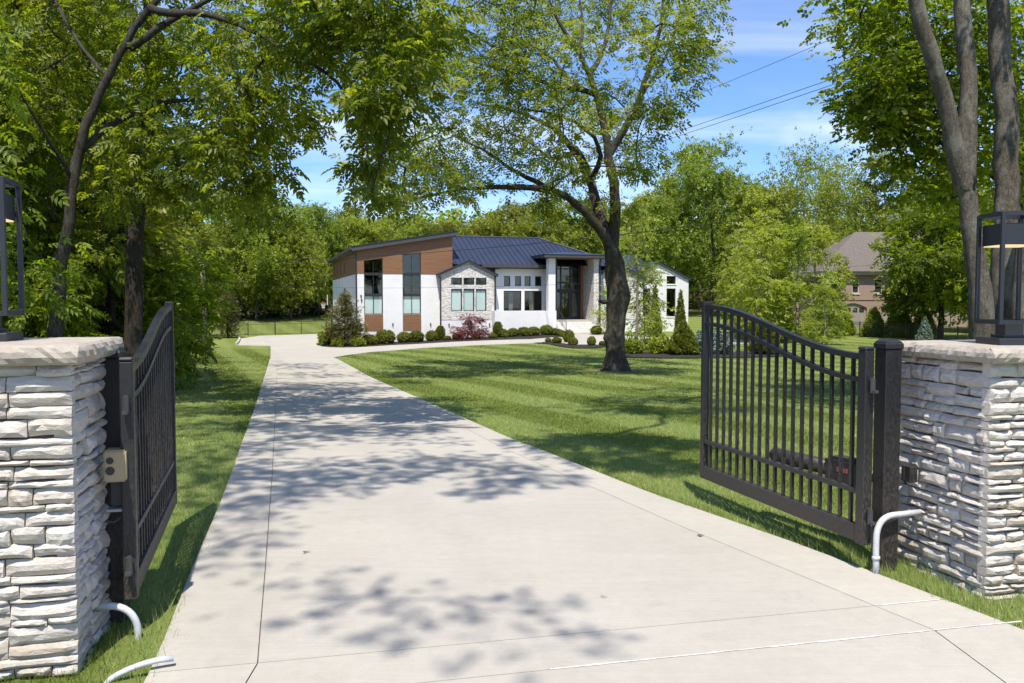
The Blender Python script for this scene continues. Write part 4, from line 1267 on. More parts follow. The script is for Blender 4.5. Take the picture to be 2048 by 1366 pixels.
for w_ in (w1, w2):
    s0, s1 = w_[0], w_[1]
    window(s0, s1, w_[2], 2.41, 0, 2, blind=True)
    window(s0, s1, 2.412, 4.08, 0, 2)
    f_o = window(s0, s1, 4.083, w_[3], 0, 2, z1b=w_[4])
    hb('spandrel', MB().box(s0 + .001, s1 - .001, .06, .11, 2.31, 2.51), M['frame']); hb('spandrel', MB().box(s0 + .001, s1 - .001, .058, .108, 3.98, 4.19), M['frame'])
    hb('wood_panel', MB().box(s0, s1, -.03, .05, -.49, .85), M['wood'])
    pc = MB()
    for q in range(3):
        for r_ in range(2): pc.box(s0 + .12 + q * .46, s0 + .45 + q * .46, 2.3, 2.34, 2.62 + r_ * .68, 3.16 + r_ * .68)
    hb('wall_pictures', pc, M['room_frame'])
# long side wall with slit windows
SD = 24.2
slits = [(n0, n0 + .55, 4.38, 5.45) for n0 in (10.4, 14.0, 17.4, 21.1)]
hb('side_wall', wallmesh([(.3, -1.9), (SD, -1.9), (SD, ZW), (.3, ZW)], [], 0.001, .3, True), M['white'])
hb('side_cladding', wallmesh([(.3, ZW + .004), (SD, ZW + .004), (SD, rt(0)), (.3, rt(0))], [rect(a_, b2, z0, z1) for a_, b2, z0, z1 in slits], -.02, .28, True), M['wood'])
for a_, b2, z0, z1 in slits:
    q = MB(); q.box(.08, .13, a_, b2, z0, z1); hb('slit_window', q, M['frame'])
    q = MB(); q.box(-.10, 0, a_ + .2, a_ + .36, 3.72, 3.98); hb('wall_light', q, M['white_trim'])
q = MB(); q.add([(7.8, .3, -1.7), (7.8, SD, -1.7), (7.8, SD, 7.2), (7.8, .3, 7.2)], [(0, 1, 2, 3)]); q.add([(0, SD, -1.9), (7.8, SD, -1.9), (7.8, SD, 7.2), (0, SD, 5.9)], [(0, 1, 2, 3)]); hb('inner_wall', q, M['white'])
# shed roof
q = MB(); f0, f1 = -.42, SD + .4
q.prism([(-.45, rt(-.45) + .02 - .06), (8.15, rt(8.15) + .02 - .06), (8.15, rt(8.15) + .30), (-.45, rt(-.45) + .30)], f0, f1); hb('shed_roof', q, M['bronze'])
q = MB(); q.prism([(-.50, rt(-.5) + .302), (8.20, rt(8.2) + .302), (8.20, rt(8.2) + .36), (-.50, rt(-.5) + .36)], f0 - .05, f1 + .05); hb('roof_edge', q, M['roof'])
q = MB(); q.box(-.60, -.455, f0 - .03, f1, rt(-.45) + .10, rt(-.45) + .26); hb('gutter', q, M['bronze'])
def downspout(pts):
    q = MB()
    for a_, b2 in zip(pts, pts[1:]): q.bar(a_, b2, .10, .10, (0, 1, 0), .04)
    hb('downspout', q, M['frame'])
downspout([(-.52, -.36, 5.95), (-.35, -.2, 5.72), (-.075, -.075, 5.55), (-.075, -.075, -1.6)])
# small wall fixtures
def fixture(s, z, n, h_=.30):
    q = MB(); q.box(s - .05, s + .05, n - .07, n, z - .02, z + .10); q.prism([(s - .02, z - h_ + .1), (s + .03, z - h_ + .1), (s + .055, z - .03), (s - .03, z - .03)], n - .05, n); hb('wall_light', q, M['plate'])
for s_, z_ in ((.26, .05), (2.83, .03), (5.93, .0)): fixture(s_, z_, -.002)
q = MB(); q.box(.24, .36, -.09, 0, 2.30, 2.40); q.box(.29, .34, -.12, 0, 2.20, 2.30); hb('camera_mount', q, M['plate'])
q = MB(); q.prism([(.30, 1.90), (.38, 1.90), (.40, 2.06), (.28, 2.06)], -.08, 0); hb('wall_light', q, M['plate'])

# left stone gable bay
n_g = -.8; sl, sr, sap = 6.68, 11.13, 8.93
hole_up = [(7.49, 8.40), (8.53, 9.43), (9.56, 10.46)]
top = lambda s, l, r_, ap, ze, za: ze + (za - ze) * (1 - abs(s - ap) / ((r_ - l) / 2))
outer = [(sl, .375), (sr, .375), (sr, 4.02), (sap, 5.03), (sl, 4.02)]
hb('stone_gable', wallmesh(outer, [rect(a_, b2, 3.24, 3.82) for a_, b2 in hole_up] + [rect(a_, b2, 1.10, 2.91) for a_, b2 in hole_up], n_g, n_g + .25), M['veneer'])
hb('gable_base', MB().box(sl + .02, sr - .02, n_g + .02, n_g + .24, -1.75, .372), M['white'])
for a_, b2 in hole_up:
    window(a_, b2, 3.24, 3.82, n_g, 1, room=True, fw=.05, depth=.10); window(a_, b2, 1.10, 2.91, n_g, 1, blind=True, fw=.055, depth=.10)
q = MB(); q.box(sl + .004, sl + .24, n_g + .25, .4, -1.75, 4.0); q.box(sr - .24, sr - .004, n_g + .25, 1.2, -1.75, 4.0); hb('bay_return', q, M['veneer'])
def gable_roof(l, r_, ap, ze, za, n0, n1, ov=.28, nm='gable_roof'):
    q = MB(); sl_ = (za - ze) / (ap - l); zl = ze - sl_ * ov
    q.prism([(l - ov, zl), (ap, za), (r_ + ov, zl), (r_ + ov, zl + .16), (ap, za + .17), (l - ov, zl + .16)], n0, n1)
    o = hb(nm, q, M['bronze'])
    q = MB(); q.prism([(l - ov - .03, zl + .165), (ap, za + .175), (r_ + ov + .03, zl + .165), (r_ + ov + .03, zl + .20), (ap, za + .215), (l - ov - .03, zl + .20)], n0 - .04, n1); hb('metal_sheet', q, M['roof'], o)
gable_roof(sl, sr, sap, 4.04, 5.05, n_g - .22, 2.6)
downspout([(6.42, n_g - .10, 4.0), (6.60, n_g - .06, 3.75), (6.60, n_g - .06, -1.6)])
downspout([(11.20, n_g - .04, 3.9), (11.20, n_g - .04, .4)])
for s_ in (7.30, 10.72): fixture(s_, -.02, n_g + .018)

# white bay with low terrace wall
nb_ = .3
smalls = [(12.27, 12.83), (13.23, 13.78), (14.08, 14.64), (15.03, 15.60)]; bigs = [(12.24, 13.82), (14.08, 15.65)]
hb('bay_wall', wallmesh([(11.78, -1.5), (16.3, -1.5), (16.3, 4.62), (11.78, 4.62)], [rect(a_, b2, 3.18, 4.02) for a_, b2 in smalls] + [rect(a_, b2, 1.05, 2.79) for a_, b2 in bigs], nb_, nb_ + .3), M['white_trim'])
for a_, b2 in smalls: window(a_, b2, 3.18, 4.02, nb_, 1, fw=.045, depth=.16, sill=True)
for a_, b2 in bigs: window(a_, b2, 1.05, 2.79, nb_, 1, fw=.07, depth=.16)
for a_, b2 in bigs:
    cu = MB()
    for q_ in range(5): cu.box(a_ + .62 + q_ * .07, a_ + .675 + q_ * .07, .82 + .03 * (q_ % 2), .88 + .03 * (q_ % 2), .9, 2.8)
    hb('curtain', cu, M['room_frame'])
hb('bay_side', MB().box(11.50, 11.78, nb_ + .001, 2.5, -1.5, 4.6), M['white_trim'])
hb('bay_link', MB().box(11.0, 11.78, 1.2, 1.5, -1.5, 4.6), M['white_trim'])
q = MB(); q.box(10.90, 16.22, -1.8, -1.52, -1.4, 1.12); q.box(10.90, 11.15, -1.52, -.56, -1.4, 1.119); hb('terrace_wall', q, M['white'])
hb('terrace_floor', MB().box(11.15, 16.2, -1.52, .299, -.2, .30), M['concrete'])
q = MB(); q.box(10.2, 16.1, -.42, .35, 4.63, 4.93); q.box(10.15, 16.12, -.55, -.42, 4.70, 4.95); hb('eave', q, M['bronze'])

# entry: column, glazed door wall, stone return wall, steps
hb('column', MB().box(15.52, 16.13, -1.79, -1.19, 1.121, 5.46), M['white'])
D0, D1 = 16.55, 19.44
zf = .32
hb('porch_floor', MB().box(16.22, 19.98, -1.30, .90, -.9, zf), M['concrete'])
fr_ = MB(); zt = 5.40; nd = .8
for s_ in (16.62, 17.52, 18.40, 19.24): fr_.box(s_ - .06, s_ + .06, nd - .05, nd + .08, zf, zt)
for z_ in (2.80, 3.49, 4.69): fr_.box(16.68, 19.18, nd - .045, nd + .075, z_ - (.15 if z_ == 2.80 else .045), z_ + (.15 if z_ == 2.80 else .045))
fr_.box(16.56, 19.30, nd - .05, nd + .08, zt, zt + .1); fr_.box(16.68, 19.18, nd - .044, nd + .07, zf + .002, zf + .22)
for s_ in (17.62, 18.30, 18.50, 19.14): fr_.box(s_ - .05, s_ + .05, nd - .03, nd + .06, zf + .22, 2.65)
dw = hb('entry_door', fr_, M['frame'])
for a_, b2 in ((16.68, 17.46), (17.58, 18.34), (18.46, 19.18)):
    for z0, z1 in ((zf + .2, 2.66), (2.94, 3.45), (3.53, 4.65), (4.73, zt)):
        g_ = MB(); g_.add([(a_, nd + .02, z0), (b2, nd + .02, z0), (b2, nd + .02, z1), (a_, nd + .02, z1)], [(0, 1, 2, 3)]); hb('pane', g_, M['glass'], dw, recalc=False)
for s_ in (18.30, 18.50): hb('door_handle', MB().box(s_ - .015, s_ + .015, nd - .12, nd - .03, 1.2, 1.9), M['plate'], dw)
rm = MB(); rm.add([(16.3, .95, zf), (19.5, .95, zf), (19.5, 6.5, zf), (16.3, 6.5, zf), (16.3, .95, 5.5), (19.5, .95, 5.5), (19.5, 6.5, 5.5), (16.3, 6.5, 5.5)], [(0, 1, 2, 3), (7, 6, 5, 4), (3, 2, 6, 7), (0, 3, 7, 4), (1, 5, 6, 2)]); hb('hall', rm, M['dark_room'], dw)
q = MB(); q.box(19.30, 19.52, .60, .92, zf, 5.45); q.box(16.30, 19.30, .72, .92, 5.50, 5.58); hb('wood_jamb', q, M['wood'])
hb('entry_side_wall', MB().box(16.14, 16.50, -1.19, 1.2, -.9, 5.45), M['navy'])
hb('stone_return', MB().box(19.53, 19.97, -1.85, .95, -1.3, 5.46), M['veneer'])
hb('soffit', MB().box(15.6, 20.3, -2.2, .75, 5.452, 5.50), M['wood'])
q = MB(); q.box(14.95, 20.45, -2.45, 7.2, 5.505, 5.76); hb('portico_roof', q, M['bronze'])
q = MB(); q.add([(14.90, -2.5, 5.763), (20.5, -2.5, 5.763), (20.5, 7.3, 5.763), (14.90, 7.3, 5.763), (16.9, -.5, 6.05), (18.5, -.5, 6.05), (18.5, 7.0, 6.05), (16.9, 7.0, 6.05)], [(0, 1, 5, 4), (1, 2, 6, 5), (2, 3, 7, 6), (3, 0, 4, 7), (4, 5, 6, 7), (3, 2, 1, 0)]); hb('portico_metal', q, M['roof'])
q = MB(); q.box(15.6, 15.9, .36, 7.0, 4.6, 5.504); q.box(19.98, 20.2, .96, 7.0, 4.4, 5.504); hb('clerestory_wall', q, M['navy'])
downspout([(20.12, -1.95, 5.45), (20.06, -1.93, 5.2), (20.06, -1.93, -.6)])
ns = 7; rise = (zf + .80) / ns
st_o = None
for q_ in range(ns - 1):
    z1 = zf - rise * (q_ + 1); nf = -1.30 - .30 * (q_ + 1)
    ex = .0 + q_ * .09
    hb('step', MB().box(16.24 - ex * .3, 19.50 + ex, nf, -1.29 - .30 * q_, -1.25, z1, .012), M['step'])
for s_, k_ in ((16.55, 0), (19.55, 1)):
    rl = MB(); p0 = Vector((s_ + (.0 if not k_ else .1), -1.25, zf + .95)); p1 = Vector((s_ + (.12 if not k_ else .45), -3.0, -.80 + .95))
    rl.tube([p0 + Vector((0, .5, 0)), p0, p1], .025, 8)
    for f_ in (0, .5, 1.0):
        p = p0.lerp(p1, f_); rl.tube([p, p - Vector((0, 0, .95))], .022, 6)
    rl.tube([p0 + Vector((0, .5, 0)), p0 + Vector((0, .5, -.95))], .02, 6)
    for f_ in np.linspace(.08, .92, 9): p = p0.lerp(p1, float(f_)); rl.tube([p, p - Vector((0, 0, .82))], .008, 5)
    hb('handrail', rl, M['frame'])

# main hip roof with standing seams
E0, NF, SLP = 4.93, -.55, .447
ridge_n = 5.5; zr = E0 + (ridge_n - NF) * SLP; s_l, s_h = 7.78, 17.0; s_e = s_h + (ridge_n - NF)
pl = MB(); pl.add([(s_l, NF, E0), (s_e, NF, E0), (s_h, ridge_n, zr), (s_l, ridge_n, zr)], [(0, 1, 2, 3)])
pl.add([(s_e, NF, E0), (s_e, ridge_n * 2 - NF, E0), (s_h, ridge_n, zr)], [(0, 1, 2)]); pl.add([(s_l, ridge_n, zr), (s_h, ridge_n, zr), (s_e, ridge_n * 2 - NF, E0), (s_l, ridge_n * 2 - NF, E0)], [(0, 1, 2, 3)])
rf = hb('hip_roof', pl, M['roof'])
def seam(a_, b2):
    q = MB(); q.bar(a_, b2, .025, .06, (0, 0, 1)); hb('seam', q, M['roof'], rf)
for s_ in np.arange(s_l + .2, s_e - .2, .44):
    nt_ = ridge_n if s_ <= s_h else ridge_n - (s_ - s_h)
    seam((s_, NF, E0 + .03), (s_, nt_, E0 + (nt_ - NF) * SLP + .03))
for n_ in np.arange(NF + .5, ridge_n * 2 - NF - .3, .5):
    ss = s_h + abs(ridge_n - n_); seam((s_e, n_, E0 + .03), (ss, n_, E0 + (s_e - ss) * SLP + .03))
q = MB(); q.tube([(s_l, ridge_n, zr + .03), (s_h, ridge_n, zr + .03), (s_e, NF, E0 + .04)], .07, 6); hb('ridge_cap', q, M['roof'], rf)
q = MB(); q.box(7.82, 19.9, 6.0, 11.3, -1.5, 4.85); hb('rear_wall', q, M['white'])

# right stone gable, white right wing and the roof between them
l2, r2, a2 = 19.98, 24.55, 22.2
hb('right_stone_gable', wallmesh([(l2, .30), (r2, .30), (r2, 3.92), (a2, 4.85), (l2, 3.92)], [rect(20.90, 21.85, 1.16, 2.80), rect(22.1, 23.05, 1.16, 2.80)], -.8, -.5), M['veneer'])
hb('right_gable_base', MB().box(l2 + .02, r2 - .02, -.78, -.52, -1.5, .298), M['white'])
for a_, b2 in ((20.90, 21.85), (22.1, 23.05)): window(a_, b2, 1.16, 2.80, -.8, 1, blind=True, depth=.1)
gable_roof(l2, r2, a2, 3.92, 4.87, -1.02, 2.2)
hb('right_return', MB().box(r2 - .25, r2, -.5, 2.2, -1.5, 3.9), M['white'])
l3, r3, a3 = 23.25, 29.13, 26.18
hb('right_wing_wall', wallmesh([(l3, -1.6), (r3, -1.6), (r3, 3.78), (a3, 5.16), (l3, 3.78)], [rect(26.99, 27.88, 3.42, 4.12), rect(26.99, 27.88, .54, 3.02), rect(24.5, 25.4, .54, 3.02)], -.45, -.15), M['white'])
window(26.99, 27.88, 3.42, 4.12, -.45, 1, sill=True); window(26.99, 27.88, .54, 3.02, -.45, 1, sill=True); window(24.5, 25.4, .54, 3.02, -.45, 1)
gable_roof(l3, r3, a3, 3.80, 5.18, -.62, 11.0, .15)
q = MB(); q.box(r3 - .3, r3 - .002, -.15, 10.8, -1.6, 3.77); hb('right_wing_side', q, M['white'])
q = MB(); q.add([(19.9, 1.2, 4.35), (27.0, 1.2, 4.35), (27.0, 6.2, 6.3), (19.9, 6.2, 6.3)], [(0, 1, 2, 3)]); q.add([(19.9, 6.2, 6.3), (27.0, 6.2, 6.3), (27.0, 11, 4.35), (19.9, 11, 4.35)], [(0, 1, 2, 3)]); hb('link_roof', q, M['roof'])
hb('link_wall', MB().box(20.2, 26.9, 1.6, 10.8, -1.5, 4.4), M['navy'])

# ------------------------------------------------------------------ neighbouring brick house on the right
bh = empty('brick_house', (30.2, 83.0, -.95), R(2.0), label='two-storey pink brick house with brown hip roof behind the right trees', cat='house')
def bb(name, mb, mat, parent=None): return mb.build(name, mat, parent or bh)
doors = [(1.7, 4.5), (5.9, 8.7), (10.1, 12.9)]
bb('wall', wallmesh([(0, -.6), (21, -.6), (21, 5.5), (0, 5.5)], [[(a_, 0.0), (b2, 0.0), (b2, 2.2)] + [(b2 - (b2 - a_) * f_, 2.2 + .45 * math.sin(math.pi * f_)) for f_ in (.2, .4, .6, .8)] + [(a_, 2.2)] for a_, b2 in doors] + [rect(3.0, 3.7, 3.6, 5.0), rect(5.2, 6.0, 3.6, 5.0), rect(9.5, 10.3, 3.6, 5.0), rect(14.5, 15.4, 3.6, 5.0)], 0, .3), M['brick'])
bb('side_wall', MB().box(0.001, .3, .3, 11, -.6, 5.5), M['brick'])
for a_, b2 in doors:
    d_o = bb('garage_door', MB().box(a_ + .002, b2 - .002, .16, .22, 0, 2.64), M['taupe'])
    for q_ in range(4): bb('panel', MB().box(a_ + .12 + q_ * .66, a_ + .62 + q_ * .66, .13, .165, .15, 1.55), M['taupe'], d_o)
    for q_ in range(4): bb('pane', MB().box(a_ + .14 + q_ * .66, a_ + .60 + q_ * .66, .14, .166, 1.75, 2.2), M['dark_room'], d_o)
for a_, b2, z0, z1 in ((3.0, 3.7, 3.6, 5.0), (5.2, 6.0, 3.6, 5.0), (9.5, 10.3, 3.6, 5.0), (14.5, 15.4, 3.6, 5.0)):
    q = MB(); q.box(a_, a_ + .08, .08, .16, z0, z1); q.box(b2 - .08, b2, .08, .16, z0, z1); q.box(a_ + .08, b2 - .08, .08, .16, z0, z0 + .08); q.box(a_ + .08, b2 - .08, .08, .16, z1 - .08, z1); q.box(a_ + .08, b2 - .08, .08, .15, (z0 + z1) / 2 - .03, (z0 + z1) / 2 + .03)
    w_o = bb('window', q, M['cream']); bb('pane', MB().box(a_ + .02, b2 - .02, .17, .19, z0 + .02, z1 - .02), M['dark_room'], w_o); bb('sill', MB().box(a_ - .08, b2 + .08, -.07, .08, z0 - .12, z0 - .002), M['cream'], w_o)
bb('string_course', MB().box(-.03, 21.03, -.06, -.001, 2.95, 3.12), M['brick'])
bb('cornice', MB().box(-.45, 21.45, -.45, 11.4, 5.42, 5.72), M['cream'])
q = MB(); q.add([(-.55, -.55, 5.725), (21.55, -.55, 5.725), (21.55, 11.5, 5.725), (-.55, 11.5, 5.725), (5.6, 5.4, 10.0), (15.4, 5.4, 10.0)], [(0, 1, 5, 4), (1, 2, 5), (2, 3, 4, 5), (3, 0, 4)]); bb('roof', q, M['shingle'])
q = MB(); q.box(-.60, 21.6, -.60, -.50, 5.60, 5.74); bb('gutter', q, M['bronze'])
# ------------------------------------------------------------------ foliage machinery
def leaf(cx, cy, cz, ang, L_, w, droop=.12, fold=.10):
    ca, sa = math.cos(ang), math.sin(ang)
    def P(u, v, z): return (cx + u * ca - v * sa, cy + u * sa + v * ca, cz + z)
    return [P(0, 0, 0), P(L_ * .45, w / 2, fold * w), P(L_, 0, -droop * L_), P(L_ * .45, -w / 2, fold * w)]
def tmpl_compound():
    v = []
    for q, x in enumerate((.26, .50, .74)):
        z = -.22 * x * x
        for s_ in (-1, 1): v += leaf(x, 0, z, s_ * R(60 - q * 9), .44 - .02 * abs(q - 1), .21, .28)
    v += leaf(.84, 0, -.17, 0, .46, .23, .32)
    return np.array(v)
def tmpl_twig(n=7, L_=.34, w=.19, seed=0):
    r_ = random.Random(seed); v = []
    for q in range(n):
        x = .1 + .9 * q / (n - 1); s_ = -1 if q % 2 else 1
        v += leaf(x * .8, 0, -.1 * x * x + r_.uniform(-.05, .05), s_ * R(r_.uniform(25, 75)) if q < n - 1 else 0, L_ * r_.uniform(.75, 1.15), w * r_.uniform(.8, 1.2), r_.uniform(0, .4))
    return np.array(v)
def tmpl_clump(n=6, L_=.6, w=.42, seed=0, up=.6):
    r_ = random.Random(seed); v = []
    for q in range(n):
        l = np.array(leaf(0, 0, 0, 0, L_ * r_.uniform(.7, 1.2), w * r_.uniform(.7, 1.2)))
        l -= l.mean(0)
        e = Matrix.Rotation(r_.uniform(0, 6.28), 3, 'Z') @ Matrix.Rotation(r_.gauss(0, up), 3, 'X') @ Matrix.Rotation(r_.gauss(0, up), 3, 'Y')
        l = l @ np.array(e).T + np.array([r_.uniform(-.5, .5), r_.uniform(-.5, .5), r_.uniform(-.4, .4)])
        v += [tuple(p) for p in l]
    return np.array(v)
def emit(pos, axis, T, scale, tilt=.45, rnd_base=None, rg=rng):
    """place template T (K leaves x 4 verts) at every pos, pointing along axis; returns verts, faces, rnd"""
    N = len(pos); K = len(T) // 4
    a = axis / (np.linalg.norm(axis, axis=1)[:, None] + 1e-9)
    up = np.stack([rg.normal(0, tilt, N), rg.normal(0, tilt, N), np.ones(N)], 1)
    b_ = np.cross(up, a); b_ /= np.linalg.norm(b_, axis=1)[:, None] + 1e-9
    c_ = np.cross(a, b_)
    s = scale if np.ndim(scale) else rg.uniform(scale * .75, scale * 1.25, N)
    V_ = pos[:, None, :] + s[:, None, None] * (T[None, :, 0, None] * a[:, None, :] + T[None, :, 1, None] * b_[:, None, :] + T[None, :, 2, None] * c_[:, None, :])
    V_ = V_.reshape(-1, 3)
    base = np.arange(N * K)[:, None] * 4
    F_ = np.stack([np.concatenate([base, base + 1, base + 2], 1), np.concatenate([base, base + 2, base + 3], 1)], 1).reshape(-1, 3)
    rb = rg.uniform(.2, .8, N) if rnd_base is None else rnd_base
    r_ = np.clip(np.repeat(rb, K) + rg.normal(0, .17, N * K), 0, 1)
    return V_, F_, np.repeat(r_, 4)
def join(parts):
    V_, F_, R_, o = [], [], [], 0
    for v, f, r_ in parts: V_.append(v); F_.append(f + o); R_.append(r_); o += len(v)
    return np.concatenate(V_), np.concatenate(F_), np.concatenate(R_)

def resample(P, step):
    P = np.array(P, float); d = np.concatenate([[0], np.cumsum(np.linalg.norm(np.diff(P, axis=0), axis=1))])
    n = max(3, int(d[-1] / step) + 1); s = np.linspace(0, d[-1], n)
    Q = np.stack([np.interp(s, d, P[:, k_]) for k_ in range(3)], 1)
    if n > 4:                                              # round off the corners
        for _ in range(2): Q[1:-1] = .25 * Q[:-2] + .5 * Q[1:-1] + .25 * Q[2:]
    return Q
def skeleton(limbs, targets, rg, tip=.007, step=.45, wob=.05, expo=.46, penal=.6):
    """limbs: [(points, r0, r1)] fixed; targets are joined greedily by curved branches. returns tube list, attach direction per target"""
    P, par, fix, paths = [], [], [], []
    for pts, r0, r1 in limbs:
        Q = resample(pts, step); n = len(Q)
        Q[1:-1] += rg.normal(0, wob * .35, (n - 2, 3))
        if P:
            A_ = np.array(P); j = int(np.argmin(np.linalg.norm(A_ - Q[0], axis=1)))
        else: j = -1
        idx = [j] if j >= 0 else []
        for k_ in range(n):
            P.append(Q[k_]); par.append(idx[-1] if idx else -1); fix.append(r0 + (r1 - r0) * (k_ / (n - 1)) ** .8); idx.append(len(P) - 1)
        paths.append((idx, True))
    T_ = np.array(targets)
    A0 = np.array(P); dmin = np.array([np.min(np.linalg.norm(A0 - t_, axis=1)) for t_ in T_]) if len(T_) else []
    buf = np.zeros((len(P) + len(T_) * 14 + 10, 3)); buf[:len(P)] = P; cnt = len(P)
    dirs = np.zeros((len(T_), 3)); tipidx = []
    for ti in np.argsort(dmin):
        t_ = T_[ti]; D_ = buf[:cnt] - t_; dist = np.linalg.norm(D_, axis=1)
        cost = dist * (1 + penal * np.clip(D_[:, 2] / (dist + .1), 0, 1))
        j = int(np.argmin(cost)); p0 = buf[j]; d_ = dist[j]
        n = int(min(12, max(2, d_ / step)))
        pd = p0 - buf[par[j]] if par[j] >= 0 else np.array([0, 0, 1.0]); pd = pd / (np.linalg.norm(pd) + 1e-9)
        ctrl = p0 + pd * d_ * .35 + np.array([0, 0, .12 * d_]) + rg.normal(0, .08 * d_, 3)
        idx = [j]
        for s in np.linspace(0, 1, n + 1)[1:]:
            q = (1 - s) ** 2 * p0 + 2 * s * (1 - s) * ctrl + s * s * t_
            if s < 1: q = q + rg.normal(0, wob, 3)
            buf[cnt] = q; par.append(idx[-1]); fix.append(0.0); idx.append(cnt); cnt += 1
        dirs[ti] = t_ - buf[idx[-2]]; paths.append((idx, False)); tipidx.append(cnt - 1)
    num = np.zeros(cnt); num[tipidx] = 1
    for q in range(cnt - 1, -1, -1):
        if par[q] >= 0: num[par[q]] += num[q]
    rad = np.maximum(tip * np.maximum(num, .6) ** expo, np.array(fix))
    tubes = []
    for idx, main in paths:
        r_ = rad[idx].copy()
        if len(r_) > 1: r_[0] = min(r_[0], r_[1] * (1.08 if main else 1.25))
        tubes.append((buf[idx].copy(), r_))
    return tubes, dirs
def tubes_mesh(name, tubes, mat, flare=None, rough=0.0, sides=None, rg=rng):
    Vs, Fs, o = [], [], 0
    for P, r_ in tubes:
        if len(P) < 2: continue
        mr = r_.max(); n = 14 if mr > .25 else 10 if mr > .1 else 6 if mr > .03 else 4
        if flare is not None and mr > .25: n = 22
        v, f = tube_arrays(P, r_, n)
        if rough and mr > .12:
            v = v + (rg.normal(0, 1, v.shape) * (rough * np.repeat(r_, n))[:, None])
        Vs.append(v); Fs.append(f + o); o += len(v)
    V_ = np.concatenate(Vs); F_ = np.concatenate(Fs)
    return V_, F_
def shift(V_, base): return V_ - np.array(base)[None, :]
def sprays(targets, dirs, n, spread, rg, flat=.65, droop=.25):
    """n spray positions round each target with outward, drooping axes"""
    N = len(targets)
    off = rg.normal(0, 1, (N, n, 3)); off *= np.array([1, 1, flat]); off *= (spread if np.ndim(spread) == 0 else np.asarray(spread)[:, None, None]) * .62
    pos = np.asarray(targets)[:, None, :] + off
    d_ = dirs / (np.linalg.norm(dirs, axis=1)[:, None] + 1e-9)
    ax = off / (np.linalg.norm(off, axis=2)[..., None] + 1e-9) * .8 + d_[:, None, :] * .7 + rg.normal(0, .35, (N, n, 3)); ax[..., 2] = ax[..., 2] * .5 - droop
    return pos.reshape(-1, 3), ax.reshape(-1, 3)
def blob_targets(blobs, rg, k_=1.0):
    out, sp = [], []
    for x, y, z, r_, n in blobs:
        n = max(1, int(round(n * k_)))
        d_ = rg.normal(0, 1, (n, 3)); d_ /= np.linalg.norm(d_, axis=1)[:, None]
        rr_ = rg.uniform(.2, 1, (n, 1)) ** .5
        out.append(np.array([x, y, z]) + d_ * rr_ * r_); sp += [r_] * n
    return np.concatenate(out), np.array(sp)
def finish_tree(name, base, tubes, crown, bark_m, leaf_m, label, group=None, rough=.03, cat='tree', flare=None, rg=rng):
    root = empty(name, base, label=label, cat=cat, group=group)
    V_, F_ = tubes_mesh('trunk', tubes, bark_m, flare, rough, rg=rg)
    obj('trunk', new_mesh('trunk', shift(V_, base), F_, [bark_m], True), root)
    v, f, r_ = crown
    obj('crown', new_mesh('crown', shift(v, base), f, [leaf_m], False, r_), root)
    return root

T_COMP = tmpl_compound(); T_TWIG = tmpl_twig(7, seed=1); T_TWIG2 = tmpl_twig(6, .42, .30, 2); T_CL = tmpl_clump(6, seed=3); T_CL2 = tmpl_clump(6, .7, .34, 5, .9)

